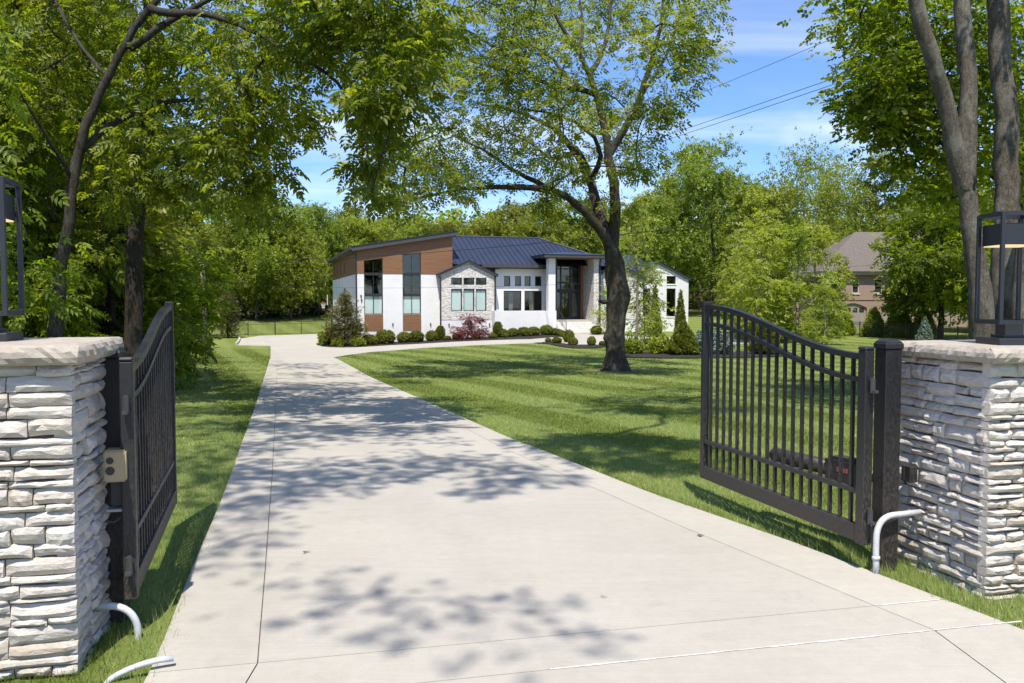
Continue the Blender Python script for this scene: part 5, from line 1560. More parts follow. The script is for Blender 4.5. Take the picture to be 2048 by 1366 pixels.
# ------------------------------------------------------------------ the big tree on the lawn
def lawn_tree():
    rg = np.random.default_rng(3)
    tg, sp = blob_targets(DATA['lawn_blobs'], rg, 1.0)
    trunk = [(p[0], p[1], p[2]) for p in DATA['lawn_trunk']]
    limbs = [(trunk, .42, .32)] + [(l[0], l[1], l[2]) for l in DATA['lawn_limbs']]
    tubes, dirs = skeleton(limbs, tg, rg, tip=.0085, step=.5, wob=.06)
    # trunk with root flare, burls and knots
    P = resample([(4.17, 34, -1.15)] + trunk + [(3.86, 34, 4.35), (3.76, 34.02, 4.75), (3.72, 34.05, 5.1)], .16); zz_ = P[:, 2] + .86
    r_ = .345 + .27 * np.exp(-np.clip(zz_, -.3, 9) / .5) + .07 * np.exp(-((zz_ - 3.2) / .7) ** 2) - .22 * smo((zz_ - 4.45) / 1.5)
    n = 40; v, f = tube_arrays(P, r_, n)
    a = np.tile(np.arange(n) / n * 2 * math.pi, len(P)); h_ = np.repeat(zz_, n)
    cen = np.repeat(P, n, 0); out = v - cen; rl = np.linalg.norm(out, axis=1)
    k_ = 1 + .06 * np.sin(a * 3 + 1) * np.exp(-h_ / 2) + .13 * np.sin(a * 5 + .4) * np.exp(-np.clip(h_, 0, 9) / .5) + .035 * np.sin(a * 2 + h_ * 1.7) + .022 * np.sin(a * 7 - h_ * 3.1) + rg.normal(0, .010, len(a))
    grid = rg.normal(0, 1, (len(P), n))
    for _ in range(2): grid = .5 * grid + .125 * (np.roll(grid, 1, 1) + np.roll(grid, -1, 1)) + .125 * (np.roll(grid, 1, 0) + np.roll(grid, -1, 0))
    k_ = k_ + .075 * grid.ravel() + .05 * np.sin(a * 9 + 2.2 * np.sin(h_ * 2.3)) * .5
    wx = out[:, 0] / rl; wy = out[:, 1] / rl
    for (hz, ang, amp, sg) in ((1.35, R(205), .55, .22), (2.9, R(-20), .22, .40), (2.45, R(170), .13, .3), (3.9, R(150), .22, .35), (4.3, R(-10), .18, .3), (2.0, R(-40), .10, .3), (1.7, R(240), .30, .3)):
        da = np.arccos(np.clip(wx * math.cos(ang) + wy * math.sin(ang), -1, 1)); k_ = k_ + amp * np.exp(-(da * .5 / sg) ** 2 - ((h_ - hz) / sg) ** 2)
    vt = cen + out * k_[:, None]
    tubes = tubes[1:]
    root = empty('shade_tree', (4.17, 34.0, -.88), label='big spreading shade tree with knotted trunk standing on the right lawn', cat='tree')
    b0 = (4.17, 34.0, -.88)
    V2, F2 = tubes_mesh('limbs', tubes, None, None, .04, rg=rg)
    obj('trunk', new_mesh('trunk', shift(vt, b0), f, [M['bark']], True), root)
    obj('limbs', new_mesh('limbs', shift(V2, b0), F2, [M['bark']], True), root)
    q = MB(); q.tube([(3.78, 33.75, 1.92), (3.60, 33.7, 1.93), (3.42, 33.68, 1.97)], [.09, .10, .05], 8); q.build('bracket_fungus', M['bark_dark'], root, True, origin=b0)
    pos, ax = sprays(tg, dirs, 26, np.clip(sp * .7, .36, .75), rg, .6, .2)
    rb = np.repeat(rg.uniform(.15, .95, len(tg)), 26)
    crown = emit(pos, ax, T_TWIG, rg.uniform(.32, .54, len(pos)), .9, np.clip(rb + rg.normal(0, .1, len(rb)), 0, 1), rg)
    v, f, r_ = crown
    obj('crown', new_mesh('crown', shift(v, b0), f, [M['leaf_lawn']], False, r_), root)
    # grass worn to soil round the foot
lawn_tree()

# ------------------------------------------------------------------ leaning tree and its dark neighbour at the left, and the tree over the gate
def left_trees():
    rg = np.random.default_rng(8)
    tg, sp = blob_targets(DATA['lean_blobs'], rg, 1.25)
    limbs = [(DATA['lean_trunk'], .175, .055)] + [(l[0], l[1] * .72, l[2] * .8) for l in DATA['lean_limbs']]
    tubes, dirs = skeleton(limbs, tg, rg, tip=.0055, step=.35, wob=.035)
    pos, ax = sprays(tg, dirs, 20, np.clip(sp * .9, .22, .6), rg, .7, .35)
    crown = emit(pos, ax, T_COMP, rg.uniform(.22, .36, len(pos)), .85, np.clip(np.repeat(rg.uniform(.1, .95, len(tg)), 20) + rg.normal(0, .08, len(pos)), 0, 1), rg)
    finish_tree('leaning_tree', (-9.19, 17, -.75), tubes, crown, M['bark'], M['leaf_compound'], 'leaning tree behind the left pillar, its branches arching over the drive', rg=rg)
    # straight dark trunk
    ob = [b_ for b_ in DATA['overhead_blobs'] if b_[1] + .5 * b_[2] >= 13.5 and not (b_[0] > .5 and b_[1] < 17)]
    ob = [(b_[0], b_[1], b_[2], b_[3] * 1.5, b_[4]) for b_ in ob] + [(-9, 20, 11, 1.8, 8), (-11, 22, 13.5, 2.0, 8), (-7.5, 23, 14.5, 2.0, 8), (-9, 18, 15, 2.0, 8)]
    tg, sp = blob_targets(ob, rg, 1.0)
    tr_ = [tuple(p) for p in DATA['dark_trunk']]
    tubes, dirs = skeleton([(tr_, .23, .13), ([tr_[-2], (-7.8, 20.5, 10.5), (-6.4, 20.5, 13.2)], .08, .04), ([tr_[-2], (-7.0, 17, 10.5), (-5.2, 12.5, 13.6)], .08, .04)], tg, rg, tip=.007, step=.6, wob=.06)
    pos, ax = sprays(tg, dirs, 26, np.clip(sp * .8, .4, .9), rg, .6, .25)
    crown = emit(pos, ax, T_TWIG2, rg.uniform(.24, .36, len(pos)), .85, None, rg)
    finish_tree('woodland_tree', (tr_[0][0], 20, -.75), tubes, crown, M['bark_dark'], M['leaf_far'], 'straight dark-barked tree just beyond the left gate leaf', rg=rg)
    # tree over the gate, standing outside the picture
    ob = [(b_[0], b_[1], b_[2], b_[3] * 1.35, b_[4]) for b_ in DATA['overhead_blobs'] if b_[1] + .5 * b_[2] < 13.5 and not b_[0] > .5] + [(-6.5, 0, 14, 1.8, 8), (-7, 2, 15.5, 1.8, 8), (-5.5, 3.5, 15, 1.2, 6)]
    tg, sp = blob_targets(ob, rg, 1.0)
    tr_ = [(-7.2, 2.4, -.2), (-7.1, 2.5, 3), (-6.8, 2.6, 7), (-6.3, 2.6, 9.5), (-5.6, 2.6, 11.2)]
    tubes, dirs = skeleton([(tr_, .26, .12), ([tr_[-1], (-4.5, 3.6, 12.4), (-3.0, 4.6, 13.0), (-1.2, 5.2, 13.2)], .06, .02), ([tr_[-1], (-4.4, 1.6, 12.2), (-2.6, .6, 12.6), (-1.0, -.2, 12.6)], .035, .012), ([tr_[-1], (-5.0, 5.0, 13.2), (-3.6, 6.9, 14.2)], .05, .02), ([tr_[-1], (-6.4, 2.2, 13), (-6.6, 1.6, 14.5)], .07, .03)], tg, rg, tip=.005, step=.5, wob=.05)
    near = tg[:, 1] < 1.6
    pos, ax = sprays(tg[~near], dirs[~near], 9, np.clip(sp[~near] * 1.0, .22, .65), rg, .6, .25)
    p2, a2_ = sprays(tg[near], dirs[near], 11, np.clip(sp[near] * 1.6, .3, .6), rg, .6, .25)
    pos = np.concatenate([pos, p2]); ax = np.concatenate([ax, a2_])
    crown = emit(pos, ax, T_COMP, np.concatenate([rg.uniform(.17, .27, len(pos) - len(p2)), rg.uniform(.11, .18, len(p2))]), .8, None, rg)
    finish_tree('overhanging_tree', (-7.2, 2.4, -.02), tubes, crown, M['bark'], M['leaf_compound'], 'tree beside the left pillar whose branches shade the gateway', rg=rg)
left_trees()

# ------------------------------------------------------------------ grey trunks at the right and the maple crown behind them
def right_trees():
    rg = np.random.default_rng(5)
    L_ = DATA['right_limbs']
    ups = [(9, 15, 11.5, 2.2, 16), (11, 15.5, 12.5, 2.4, 16), (7.5, 14, 12, 1.8, 10)]
    ups += [(b_[0], b_[1], b_[2], b_[3] * 1.4, b_[4]) for b_ in DATA['overhead_blobs'] if b_[0] > .5 and b_[1] < 17]
    tg, sp = blob_targets(ups, rg)
    tubes, dirs = skeleton([(l[0], l[1] * .9, l[2] * .9) for l in L_], tg, rg, tip=.012, step=.4, wob=.05)
    pos, ax = sprays(tg, dirs, 20, np.clip(sp * .9, .4, .8), rg)
    crown = emit(pos, ax, T_TWIG2, rg.uniform(.26, .40, len(pos)), .85, None, rg)
    finish_tree('forked_tree', (8.5, 15, -.3), tubes, crown, M['bark_pale'], M['leaf_maple'], 'clump of grey lichen-spotted trunks, one forked, behind the right pillar', rough=.05, rg=rg)
    tg, sp = blob_targets(DATA['maple_blobs'], rg, 1.25)
    tr_ = [(13.6, 22.5, -.6), (13.5, 22.4, 2), (13.3, 22.2, 4.5), (12.9, 22, 7), (12.5, 21.8, 9)]
    tubes, dirs = skeleton([(tr_, .26, .12), ([tr_[2], (12, 21.5, 5.2), (10.4, 21, 5.9), (9.4, 20.8, 6.3)], .09, .03), ([tr_[3], (11.4, 21.5, 7.9), (9.8, 21, 8.7)], .09, .03)], tg, rg, tip=.007, step=.5, wob=.05)
    pos, ax = sprays(tg, dirs, 26, np.clip(sp * .85, .4, .85), rg, .6, .3)
    crown = emit(pos, ax, T_TWIG2, rg.uniform(.24, .38, len(pos)), .9, np.clip(np.repeat(rg.uniform(.1, .95, len(tg)), 26) + rg.normal(0, .1, len(pos)), 0, 1), rg)
    finish_tree('maple_tree', (13.6, 22.5, -.5), tubes, crown, M['bark_dark'], M['leaf_maple'], 'leafy maple filling the upper right corner behind the grey trunks', rg=rg)
right_trees()

# ------------------------------------------------------------------ woodland kinds, each built once and then copied
def kind_tree(seed, H, rad, low, nblob, leaf_m, bark_m, spr=20, T=T_CL, sc=.42, trunk_r=.22, fork=0, per=4, weep=.2, flatten=.7, lean=0.0):
    rg = np.random.default_rng(seed)
    cz = (low + H) / 2; blobs = []
    for q in range(nblob):
        u = rg.uniform(0, 1) ** .8; a = rg.uniform(0, 2 * math.pi); z = low + (H - low) * rg.uniform(.02, .98)
        f_ = (z - low) / (H - low); prof = math.sin(math.pi * (.12 + .80 * f_) ** .85) ** .7
        r_ = rad * prof * (.35 + .65 * u) * (1 + .18 * math.sin(3 * a + seed))
        blobs.append((r_ * math.cos(a) + lean * f_, r_ * math.sin(a), z, rad * rg.uniform(.16, .27), per))
    blobs.append((lean, 0, H - rad * .12, rad * .2, per))
    tg, sp = blob_targets(blobs, rg)
    tr_ = [(0, 0, -.3), (rg.normal(0, .08), rg.normal(0, .08), H * .2), (rg.normal(0, .15), rg.normal(0, .15), H * .42), (rg.normal(0, .25) + lean * .4, rg.normal(0, .25), H * .66), (lean * .8, 0, H * .86)]
    tubes, dirs = skeleton([(tr_, trunk_r, trunk_r * .3)], tg, rg, tip=.012, step=.9, wob=.1)
    pos, ax = sprays(tg, dirs, spr, np.clip(sp * 1.0, .4, 1.8), rg, flatten, weep)
    rb = np.clip(np.repeat(rg.uniform(.1, .95, len(tg)), spr) + rg.normal(0, .1, len(pos)), 0, 1)
    crown = emit(pos, ax, T, rg.uniform(sc * .75, sc * 1.3, len(pos)), 1.0, rb, rg)
    V_, F_ = tubes_mesh('trunk', tubes, bark_m, None, .03, rg=rg)
    return new_mesh('trunk', V_, F_, [bark_m], True), new_mesh('crown', crown[0], crown[1], [leaf_m], False, crown[2])
KIND = {
    'round': kind_tree(31, 15, 5.6, 2.6, 44, M['leaf_far'], M['bark'], 22),
    'oval': kind_tree(32, 16, 4.6, 2.2, 42, M['leaf_far'], M['bark_dark'], 22),
    'broad': kind_tree(33, 13, 6.4, 2.4, 46, M['leaf_far'], M['bark'], 22),
    'light': kind_tree(34, 14, 5.0, 1.8, 40, M['leaf_light'], M['bark_pale'], 20),
    'weep': kind_tree(35, 14, 6.0, 2.2, 38, M['leaf_light'], M['bark_pale'], 24, T_CL2, .40, .25, weep=.9, flatten=1.3),
    'birch': kind_tree(41, 8.2, 1.9, 1.0, 30, M['leaf_light'], M['bark_birch'], 7, T_TWIG2, .34, .07, per=3, weep=.35),
    'maple': kind_tree(42, 12, 4.6, 1.8, 52, M['leaf_maple'], M['bark_dark'], 24, T_TWIG2, .62, .26, per=4, weep=.3),
    'young': kind_tree(36, 7.5, 2.0, .5, 36, M['leaf_light'], M['bark_birch'], 18, T_TWIG2, .34, .06, per=3, weep=.3),
    'wood': kind_tree(37, 11, 3.2, .4, 46, M['leaf_compound'], M['bark_dark'], 16, T_COMP, .36, .14, per=4, weep=.35),
    'wood2': kind_tree(38, 13, 3.6, .6, 48, M['leaf_far'], M['bark'], 22, T_TWIG2, .40, .16, per=4, weep=.3),
    'under': kind_tree(39, 4.2, 2.0, .0, 34, M['leaf_compound'], M['bark_dark'], 14, T_COMP, .34, .05, per=4, weep=.3),
}
def plant(kind, x, y, sc, label, name='tree', group=None, rz=None, zs=1.0, cat='tree', dz=0.0):
    tm, cm = KIND[kind]
    root = empty(name, (x, y, g1(x, y) + dz), random.uniform(0, 6.28) if rz is None else rz, label=label, cat=cat, group=group)
    root.scale = (sc, sc, sc * zs)
    obj('trunk', tm, root); obj('crown', cm, root)
    return root
random.seed(77)
GW = 'trees in the left woods'
for k_, x, y, s_, zs, lab in [
    ('wood', -9.6, 12.8, .72, 1.1, 'leafy woodland tree at the left picture edge beside the lantern'),
    ('under', -12.2, 19.5, .95, 1.0, 'leafy undergrowth shrub left of the leaning trunk'),
    ('wood', -14.2, 20.0, 1.0, 1.05, 'tall compound-leaved tree left of the leaning trunk'),
    ('under', -10.6, 22.6, 1.0, 1.1, 'undergrowth shrub between the leaning and the dark trunk'),
    ('wood2', -13.2, 24.5, 1.0, 1.0, 'broad-leaved tree filling the gap between the two left trunks'),
    ('under', -11.1, 24.5, 1.1, 1.0, 'undergrowth shrub to the right of the dark trunk base'),
    ('wood', -14.6, 25.5, 1.15, 1.1, 'tall woodland tree behind the leaning tree'),
    ('wood2', -14.8, 28.0, .95, 1.05, 'woodland tree above the tip of the left gate leaf'),
    ('wood2', -17.0, 30.0, 1.2, 1.0, 'deep woodland tree behind the dark trunk'),
    ('under', -14.6, 30.5, 1.0, 1.0, 'leafy shrub above the left gate leaf by the fence'),
    ('wood', -17.9, 34.0, 1.1, 1.0, 'woodland tree over the near end of the left fence'),
    ('under', -17.3, 37.5, 1.0, 1.0, 'bright shrub leaning over the left wire fence'),
    ('wood2', -19.8, 39.0, 1.2, 1.0, 'broad-leaved tree behind the left wire fence'),
    ('wood', -22.2, 44.5, 1.1, 1.0, 'woodland tree halfway along the left fence'),
    ('under', -20.6, 46.5, 1.0, 1.0, 'shrub at the far end of the left fence'),
    ('wood2', -25.5, 48.0, 1.3, 1.0, 'tall tree behind the fence, left of the grey pole'),
    ('wood2', -27.6, 56.0, 1.0, 1.0, 'tree crowding the grey pole at the fence corner'),
    ('wood', -28.0, 60.0, 1.3, 1.1, 'woodland tree beyond the fence corner'),
    ('light', -30.5, 72.0, .95, 1.0, 'yellow-green tree behind the grey board fence'),
    ('wood2', -20.5, 33.0, 1.3, 1.1, 'tall woodland tree deep behind the leaning trunk'),
    ('wood', -17.0, 23.0, 1.25, 1.15, 'tall tree high at the left picture edge'),
]: plant(k_, x, y, s_, lab, 'woodland_shrub' if k_ == 'under' else 'woodland_tree', GW, zs=zs, cat='shrub' if k_ == 'under' else 'tree')
GB = 'trees behind the house and lawns'
for k_, x, y, s_, zs, lab in [
    ('broad', -31.4, 104.7, 1.05, 1.1, 'tree with the thick trunk behind the black lawn fence'),
    ('round', -29.6, 109.0, .85, 1.0, 'tree behind the pair of slim trunks beyond the lawn fence'),
    ('broad', -27.6, 106.0, .80, 1.05, 'slim-trunked tree left of the garage wing beyond the lawn'),
    ('round', -26.2, 115.0, 1.0, .95, 'tree rising left of the garage side wall'),
    ('oval', -37.5, 99.0, 1.0, 1.0, 'tree above the end of the grey board fence'),
    ('light', -35.0, 108.0, 1.1, 1.0, 'light green tree behind the small olive evergreen'),
    ('round', -43.0, 92.0, 1.05, 1.0, 'tree behind the grey pole in the far left gap'),
    ('oval', -23.0, 121.0, 1.0, .92, 'tree just above the lower corner of the shed roof'),
    ('light', -20.3, 118.0, .98, .95, 'pale green tree above the left end of the shed roof'),
    ('round', -16.2, 121.0, .95, .92, 'tree above the middle of the shed roof'),
    ('oval', -12.6, 124.0, .82, .95, 'tree above the right half of the shed roof'),
    ('round', -8.2, 118.0, .85, .95, 'tree behind the high tip of the shed roof'),
    ('broad', -3.6, 116.0, .95, .98, 'tree behind the left end of the metal roof ridge'),
    ('oval', .4, 118.0, .98, .92, 'tree behind the middle of the metal roof ridge'),
    ('round', 5.2, 114.0, 1.02, .95, 'tree rising over the right end of the metal roof'),
    ('oval', 9.6, 112.0, .95, .95, 'tree behind the portico roof, left of the big trunk'),
    ('round', 14.8, 110.0, .95, .95, 'tree just right of the big lawn trunk'),
    ('oval', 19.0, 106.0, .95, .92, 'tree above the gable of the right wing'),
    ('round', 27.4, 126.0, 1.40, 1.10, 'tallest round-topped tree on the right skyline'),
    ('broad', 24.4, 104.0, 1.15, 1.15, 'full green tree below the tallest round-topped tree'),
    ('oval', 20.0, 122.0, 1.02, .98, 'tree left of the tallest round-topped tree'),
    ('light', 29.2, 98.0, 1.02, 1.05, 'light green tree right of the white wing'),
    ('weep', 34.0, 100.0, 1.12, 1.15, 'drooping pale tree with light limbs left of the brick house'),
    ('weep', 43.0, 116.0, 1.2, 1.1, 'second drooping pale tree over the brick house roof'),
    ('oval', 47.0, 108.0, 1.12, 1.1, 'tall thin-topped tree behind the brick house roof'),
    ('round', 54.0, 104.0, 1.0, 1.1, 'tree behind the right end of the brick house'),
    ('light', 21.6, 78.0, .62, 1.0, 'young light green tree beside the right wing'),
    ('maple', 32.6, 64.5, .92, 1.08, 'dark ivy-trunked tree in front of the brick house'),
    ('maple', 41.5, 74.0, .95, 1.0, 'tree at the right edge behind the grey trunks'),
    ('maple', 34.5, 54.0, .85, 1.0, 'leafy tree low behind the right lantern'),
    ('under', 26.0, 40.0, 1.2, .7, 'bush behind the lantern base on the right'),
    ('under', 30.5, 46.0, 1.3, .8, 'sunlit bush right of the ivy trunk'),
]: plant(k_, x, y, s_, lab, 'bush' if k_ == 'under' else 'background_tree', GB, zs=zs, cat='bush' if k_ == 'under' else 'tree')
GY = 'young birches by the right wing'
for x, y, s_, zs, lab in [
    (7.35, 50.2, .82, 1.22, 'young multi-stemmed birch right of the big trunk, over the mulch bed'),
    (7.95, 51.2, .60, 1.1, 'smaller birch stem beside the young birch in the mulch bed'),
    (17.6, 60.0, 1.0, 1.05, 'young birch just right of the white wing corner'),
    (18.6, 64.0, 1.2, 1.05, 'young birch behind the tip of the right gate leaf'),
    (20.3, 60.5, 1.05, 1.0, 'bright young birch above the middle of the right gate leaf'),
    (23.4, 66.0, 1.15, 1.0, 'young birch left of the brick house corner'),
    (20.9, 57.0, .62, .85, 'small bright tree over the right gate rail'),
    (19.6, 70.5, 1.0, 1.0, 'young birch deep behind the gate tip'),
]: plant('birch' if y < 53 else 'young', x, y, s_, lab, 'birch_tree', GY, zs=zs)
# hillside woods far behind: one mass
def distant_wood():
    rg = np.random.default_rng(9); N = 620
    x = rg.uniform(-170, 190, N); y = rg.uniform(136, 330, N); z = G(x, y)
    hh = rg.uniform(9, 17, N) * np.where(y < 170, .9, 1.0)
    parts = []
    for q in range(14):
        f_ = q / 13; r_ = hh * .33 * np.sin(np.pi * (.15 + .75 * f_)); a = rg.uniform(0, 6.28, N)
        for rep in range(5):
            a = rg.uniform(0, 6.28, N); rr_ = r_ * np.sqrt(rg.uniform(.2, 1, N))
            pos = np.stack([x + rr_ * np.cos(a), y + rr_ * np.sin(a), z + 1 + (hh - 1) * f_ + rg.normal(0, .4, N)], 1)
            ax = np.stack([np.cos(a), np.sin(a), rg.normal(-.1, .4, N)], 1)
            parts.append(emit(pos, ax, T_CL[:16], rg.uniform(1.5, 2.6, N), .6, None, rg))
    v, f, r_ = join(parts)
    obj('distant_wood', new_mesh('distant_wood', v, f, [M['leaf_far']], False, r_), kind='stuff', label='wooded hillside closing the view far behind the house', cat='woods')
distant_wood()
# dark understory filling the woods behind the trunks at the left and behind the far lawn
def understory(name, pts, hmax, n, label, mat, sc, seed):
    rg = np.random.default_rng(seed); pts = np.array(pts, float)
    d_ = np.concatenate([[0], np.cumsum(np.linalg.norm(np.diff(pts, axis=0), axis=1))]); s = rg.uniform(0, d_[-1], n)
    x = np.interp(s, d_, pts[:, 0]) + rg.normal(0, 1.3, n); y = np.interp(s, d_, pts[:, 1]) + rg.normal(0, 1.3, n)
    top_ = hmax * (.55 + .45 * np.sin(s * .55) * np.sin(s * .23 + 1)); z = G(x, y) + top_ * rg.uniform(0, 1, n) ** .9
    a = rg.uniform(0, 6.28, n); ax = np.stack([np.cos(a), np.sin(a), rg.normal(-.2, .3, n)], 1)
    v, f, r_ = emit(np.stack([x, y, z], 1), ax, T_CL, rg.uniform(sc * .7, sc * 1.3, n), .6, None, rg)
    obj(name, new_mesh(name, v, f, [mat], False, r_), kind='stuff', label=label, cat='undergrowth')
understory('undergrowth', [(-13, 15), (-16, 24), (-20, 34), (-24, 46), (-30, 58), (-36, 72), (-44, 84)], 4.5, 5200, 'tangled undergrowth inside the left woods', M['leaf_far'], .45, 1)
understory('undergrowth', [(-46, 96), (-38, 108), (-26, 118), (-10, 124), (10, 124), (25, 120), (40, 118), (62, 110)], 4.2, 4200, 'dark undergrowth behind the far lawn', M['leaf_olive'], .75, 2)
# ------------------------------------------------------------------ shrubs
def ball_mesh(seed, rx, rz, n, L_, mat, jag=.06, shape='ball', T=None):
    rg = np.random.default_rng(seed)
    u = rg.uniform(0, 1, n); a = rg.uniform(0, 2 * math.pi, n)
    if shape == 'ball':
        ct = 1 - 1.75 * u; st_ = np.sqrt(np.clip(1 - ct * ct, 0, 1)); lump = 1 + jag * np.sin(3 * a + seed) * st_ + rg.normal(0, jag, n)
        nrm = np.stack([st_ * np.cos(a), st_ * np.sin(a), ct], 1); pos = nrm * np.array([rx, rx, rz]) * lump[:, None]; pos[:, 2] += rz * .86
    else:      # cone
        h_ = 1 - np.sqrt(u); r_ = rx * (1 - h_) ** .75 * np.minimum(1, .55 + h_ * 4) * (1 + .10 * np.sin(5 * a + h_ * 19) + rg.normal(0, jag, n))
        nrm = np.stack([np.cos(a), np.sin(a), np.full(n, .35)], 1); pos = np.stack([r_ * np.cos(a), r_ * np.sin(a), h_ * rz * 2 + .04], 1)
    Tm = tmpl_clump(4, 1.0, .55, seed, .8) if T is None else T
    ax = nrm + rg.normal(0, .5, (n, 3))
    v, f, r_ = emit(pos, ax, Tm, rg.uniform(L_ * .7, L_ * 1.3, n), .7, np.clip(.25 + .5 * rg.uniform(0, 1, n), 0, 1), rg)
    # inner body so that the shrub is not see-through
    m_ = 10; bv, bf = [], []
    for q in range(m_ + 1):
        f_ = q / m_
        if shape == 'ball': z = rz * .86 + rz * .86 * -math.cos(math.pi * f_); r0 = rx * .86 * math.sin(math.pi * f_) + .01
        else: z = .03 + f_ * rz * 1.86; r0 = rx * .80 * (1 - f_) ** .8 * min(1, .55 + f_ * 4) + .01
        z = max(z, .0)
        for p in range(12): bv.append((r0 * math.cos(p * math.pi / 6), r0 * math.sin(p * math.pi / 6), z))
    bv = np.array(bv); i_ = np.arange(m_)[:, None] * 12; k_ = np.arange(12)[None, :]; k2 = (k_ + 1) % 12
    q4 = np.stack([i_ + k_, i_ + k2, i_ + 12 + k2, i_ + 12 + k_], -1).reshape(-1, 4); tri = np.concatenate([q4[:, [0, 1, 2]], q4[:, [0, 2, 3]]])
    V_, F_, R_ = join([(v, f, r_), (bv, tri, np.full(len(bv), .05))])
    return new_mesh('foliage', V_, F_, [mat], False, R_)
BX = [ball_mesh(s_, .55, .46, 700, .11, M['leaf_box']) for s_ in (1, 2, 3)]
BT = ball_mesh(4, .36, .62, 650, .10, M['leaf_box'])
CONE = ball_mesh(5, .46, 1.9, 1500, .16, M['leaf_arb'], .05, 'cone')
PYR = ball_mesh(6, 1.65, 1.75, 2600, .20, M['leaf_box'], .07, 'cone')
JUN = ball_mesh(7, .95, .60, 900, .20, M['leaf_blue'], .18)
LOOSE = ball_mesh(8, .55, .42, 330, .20, M['leaf_light'], .22)
ARBO = ball_mesh(9, 1.25, 1.7, 1500, .24, M['leaf_light'], .12, 'cone')
SPRUCE = ball_mesh(10, .85, 1.5, 1000, .20, M['leaf_blue'], .16, 'cone')
def shrub(me, x, y, s_, label, name='boxwood_shrub', cat='shrub', group='clipped shrubs in the front beds', zs=1.0, dz=.04):
    o = bpy.data.objects.new(name, me); o.location = (x, y, g1(x, y) + dz); o.scale = (s_, s_, s_ * zs); o.rotation_euler = (0, 0, random.uniform(0, 6.28))
    return link(o, None, label=label, cat=cat, group=group)
random.seed(5)
for (x, y, s_, zs, q, lab) in [
    (-11.10, 65.9, 1.05, .88, 0, 'clipped round boxwood nearest the magnolia at the house corner'),
    (-10.0, 66.9, 1.32, .92, 1, 'largest clipped boxwood, below the left wood panel'),
    (-8.55, 67.4, 1.02, .95, 2, 'clipped boxwood left of the second wood panel'),
    (-7.65, 67.8, 1.05, .95, 0, 'clipped boxwood below the second wood panel'),
    (-6.35, 68.0, .98, .95, 1, 'clipped round boxwood left of the garage downspout'),
    (-5.15, 67.8, .52, .8, 2, 'tiny flat boxwood right of the garage downspout'),
    (-4.35, 67.7, .72, .9, 0, 'small boxwood left of the red maple'),
    (-2.8, 67.3, .50, .9, 1, 'small boxwood at the right foot of the red maple'),
    (-1.5, 66.9, .60, .75, 2, 'low loose boxwood before the stone bay corner'),
    (-.75, 68.2, .72, 1.05, 0, 'boxwood beside the upright clipped shrub at the bay corner'),
    (-.55, 67.5, .50, .8, 1, 'low yellow-green shrub in front of the bay corner pair'),
    (.05, 68.1, .80, .95, 2, 'first of three boxwoods in front of the terrace wall'),
    (.95, 68.1, .88, .95, 0, 'middle of three boxwoods in front of the terrace wall'),
    (1.75, 68.6, .88, .9, 1, 'third of three boxwoods in front of the terrace wall'),
    (2.82, 69.0, .95, .95, 2, 'squared boxwood at the right end of the terrace wall'),
    (3.42, 69.0, .58, 1.1, 0, 'first boxwood of the curving row left of the steps'),
    (3.70, 68.2, .58, 1.0, 1, 'second boxwood of the curving row left of the steps'),
    (3.92, 67.2, .55, 1.0, 2, 'third boxwood of the curving row left of the steps'),
    (4.02, 66.2, .55, 1.0, 0, 'last boxwood of the curving row left of the steps'),
    (4.02, 60.2, .72, 1.35, 1, 'tall rounded boxwood at the head of the mulch island'),
    (2.55, 60.0, .38, 1.0, 2, 'tiny round boxwood at the left tip of the mulch island'),
    (3.12, 58.9, .60, .8, 0, 'low boxwood in the left part of the mulch island'),
    (4.05, 56.2, .58, .95, 1, 'boxwood in front of the tall one in the mulch island'),
    (5.25, 56.0, .50, 1.35, 2, 'ball-shaped boxwood standing alone in the mulch island'),
    (5.9, 55.6, .36, 1.0, 0, 'tiny boxwood right of the ball in the mulch island'),
    (6.55, 55.8, .62, .85, 1, 'boxwood in the mulch island left of the big trunk'),
    (9.15, 57.3, .55, .85, 2, 'boxwood right of the birch stems beside the loop drive'),
    (6.9, 69.6, .8, 1.0, 0, 'boxwood right of the entry steps, behind the big trunk'),
]: shrub(BX[q], x, y, s_, lab, zs=zs)
shrub(BT, -5.75, 68.1, 1.0, 'upright clipped shrub at the foot of the garage downspout', 'upright_shrub', zs=1.0)
shrub(BT, -1.15, 68.4, 1.0, 'upright clipped shrub at the stone bay corner', 'upright_shrub', zs=1.05)
for x, y, s_, lab in [(6.75, 47.8, .95, 'yellow-green loose shrub against the right side of the big trunk'), (8.4, 47.6, 1.05, 'loose green shrub in the mulch bed right of the birch'),
                      (-14.1, 66.0, 1.35, 'bright green loose shrub left of the magnolia'), (-11.75, 64.6, .8, 'pale loose shrub under the magnolia by the drive edge'), (-13.2, 64.6, .7, 'small grey-green shrub at the left tip of the front bed')]:
    shrub(LOOSE, x, y, s_, lab, 'loose_shrub', group='loose shrubs in the beds')
shrub(PYR, 9.35, 46.4, .54, 'large pyramidal shrub in the mulch bed left of the gate tip', 'pyramidal_shrub', group=None)
shrub(JUN, 11.0, 47.3, 1.05, 'spreading blue-green juniper beside the pyramidal shrub', 'juniper_shrub', group=None)
shrub(PYR, 14.0, 47.0, .55, 'pyramidal shrub seen through the bars of the right gate', 'pyramidal_shrub', group=None)
GA = 'arborvitae cones by the white wing'
shrub(CONE, 11.1, 66.0, 1.05, 'narrow arborvitae cone left of the tall window of the white wing', 'arborvitae', group=GA)
shrub(CONE, 13.4, 67.6, .95, 'narrow arborvitae cone at the right corner of the white wing', 'arborvitae', group=GA)
GN = 'conical evergreens along the right fence'
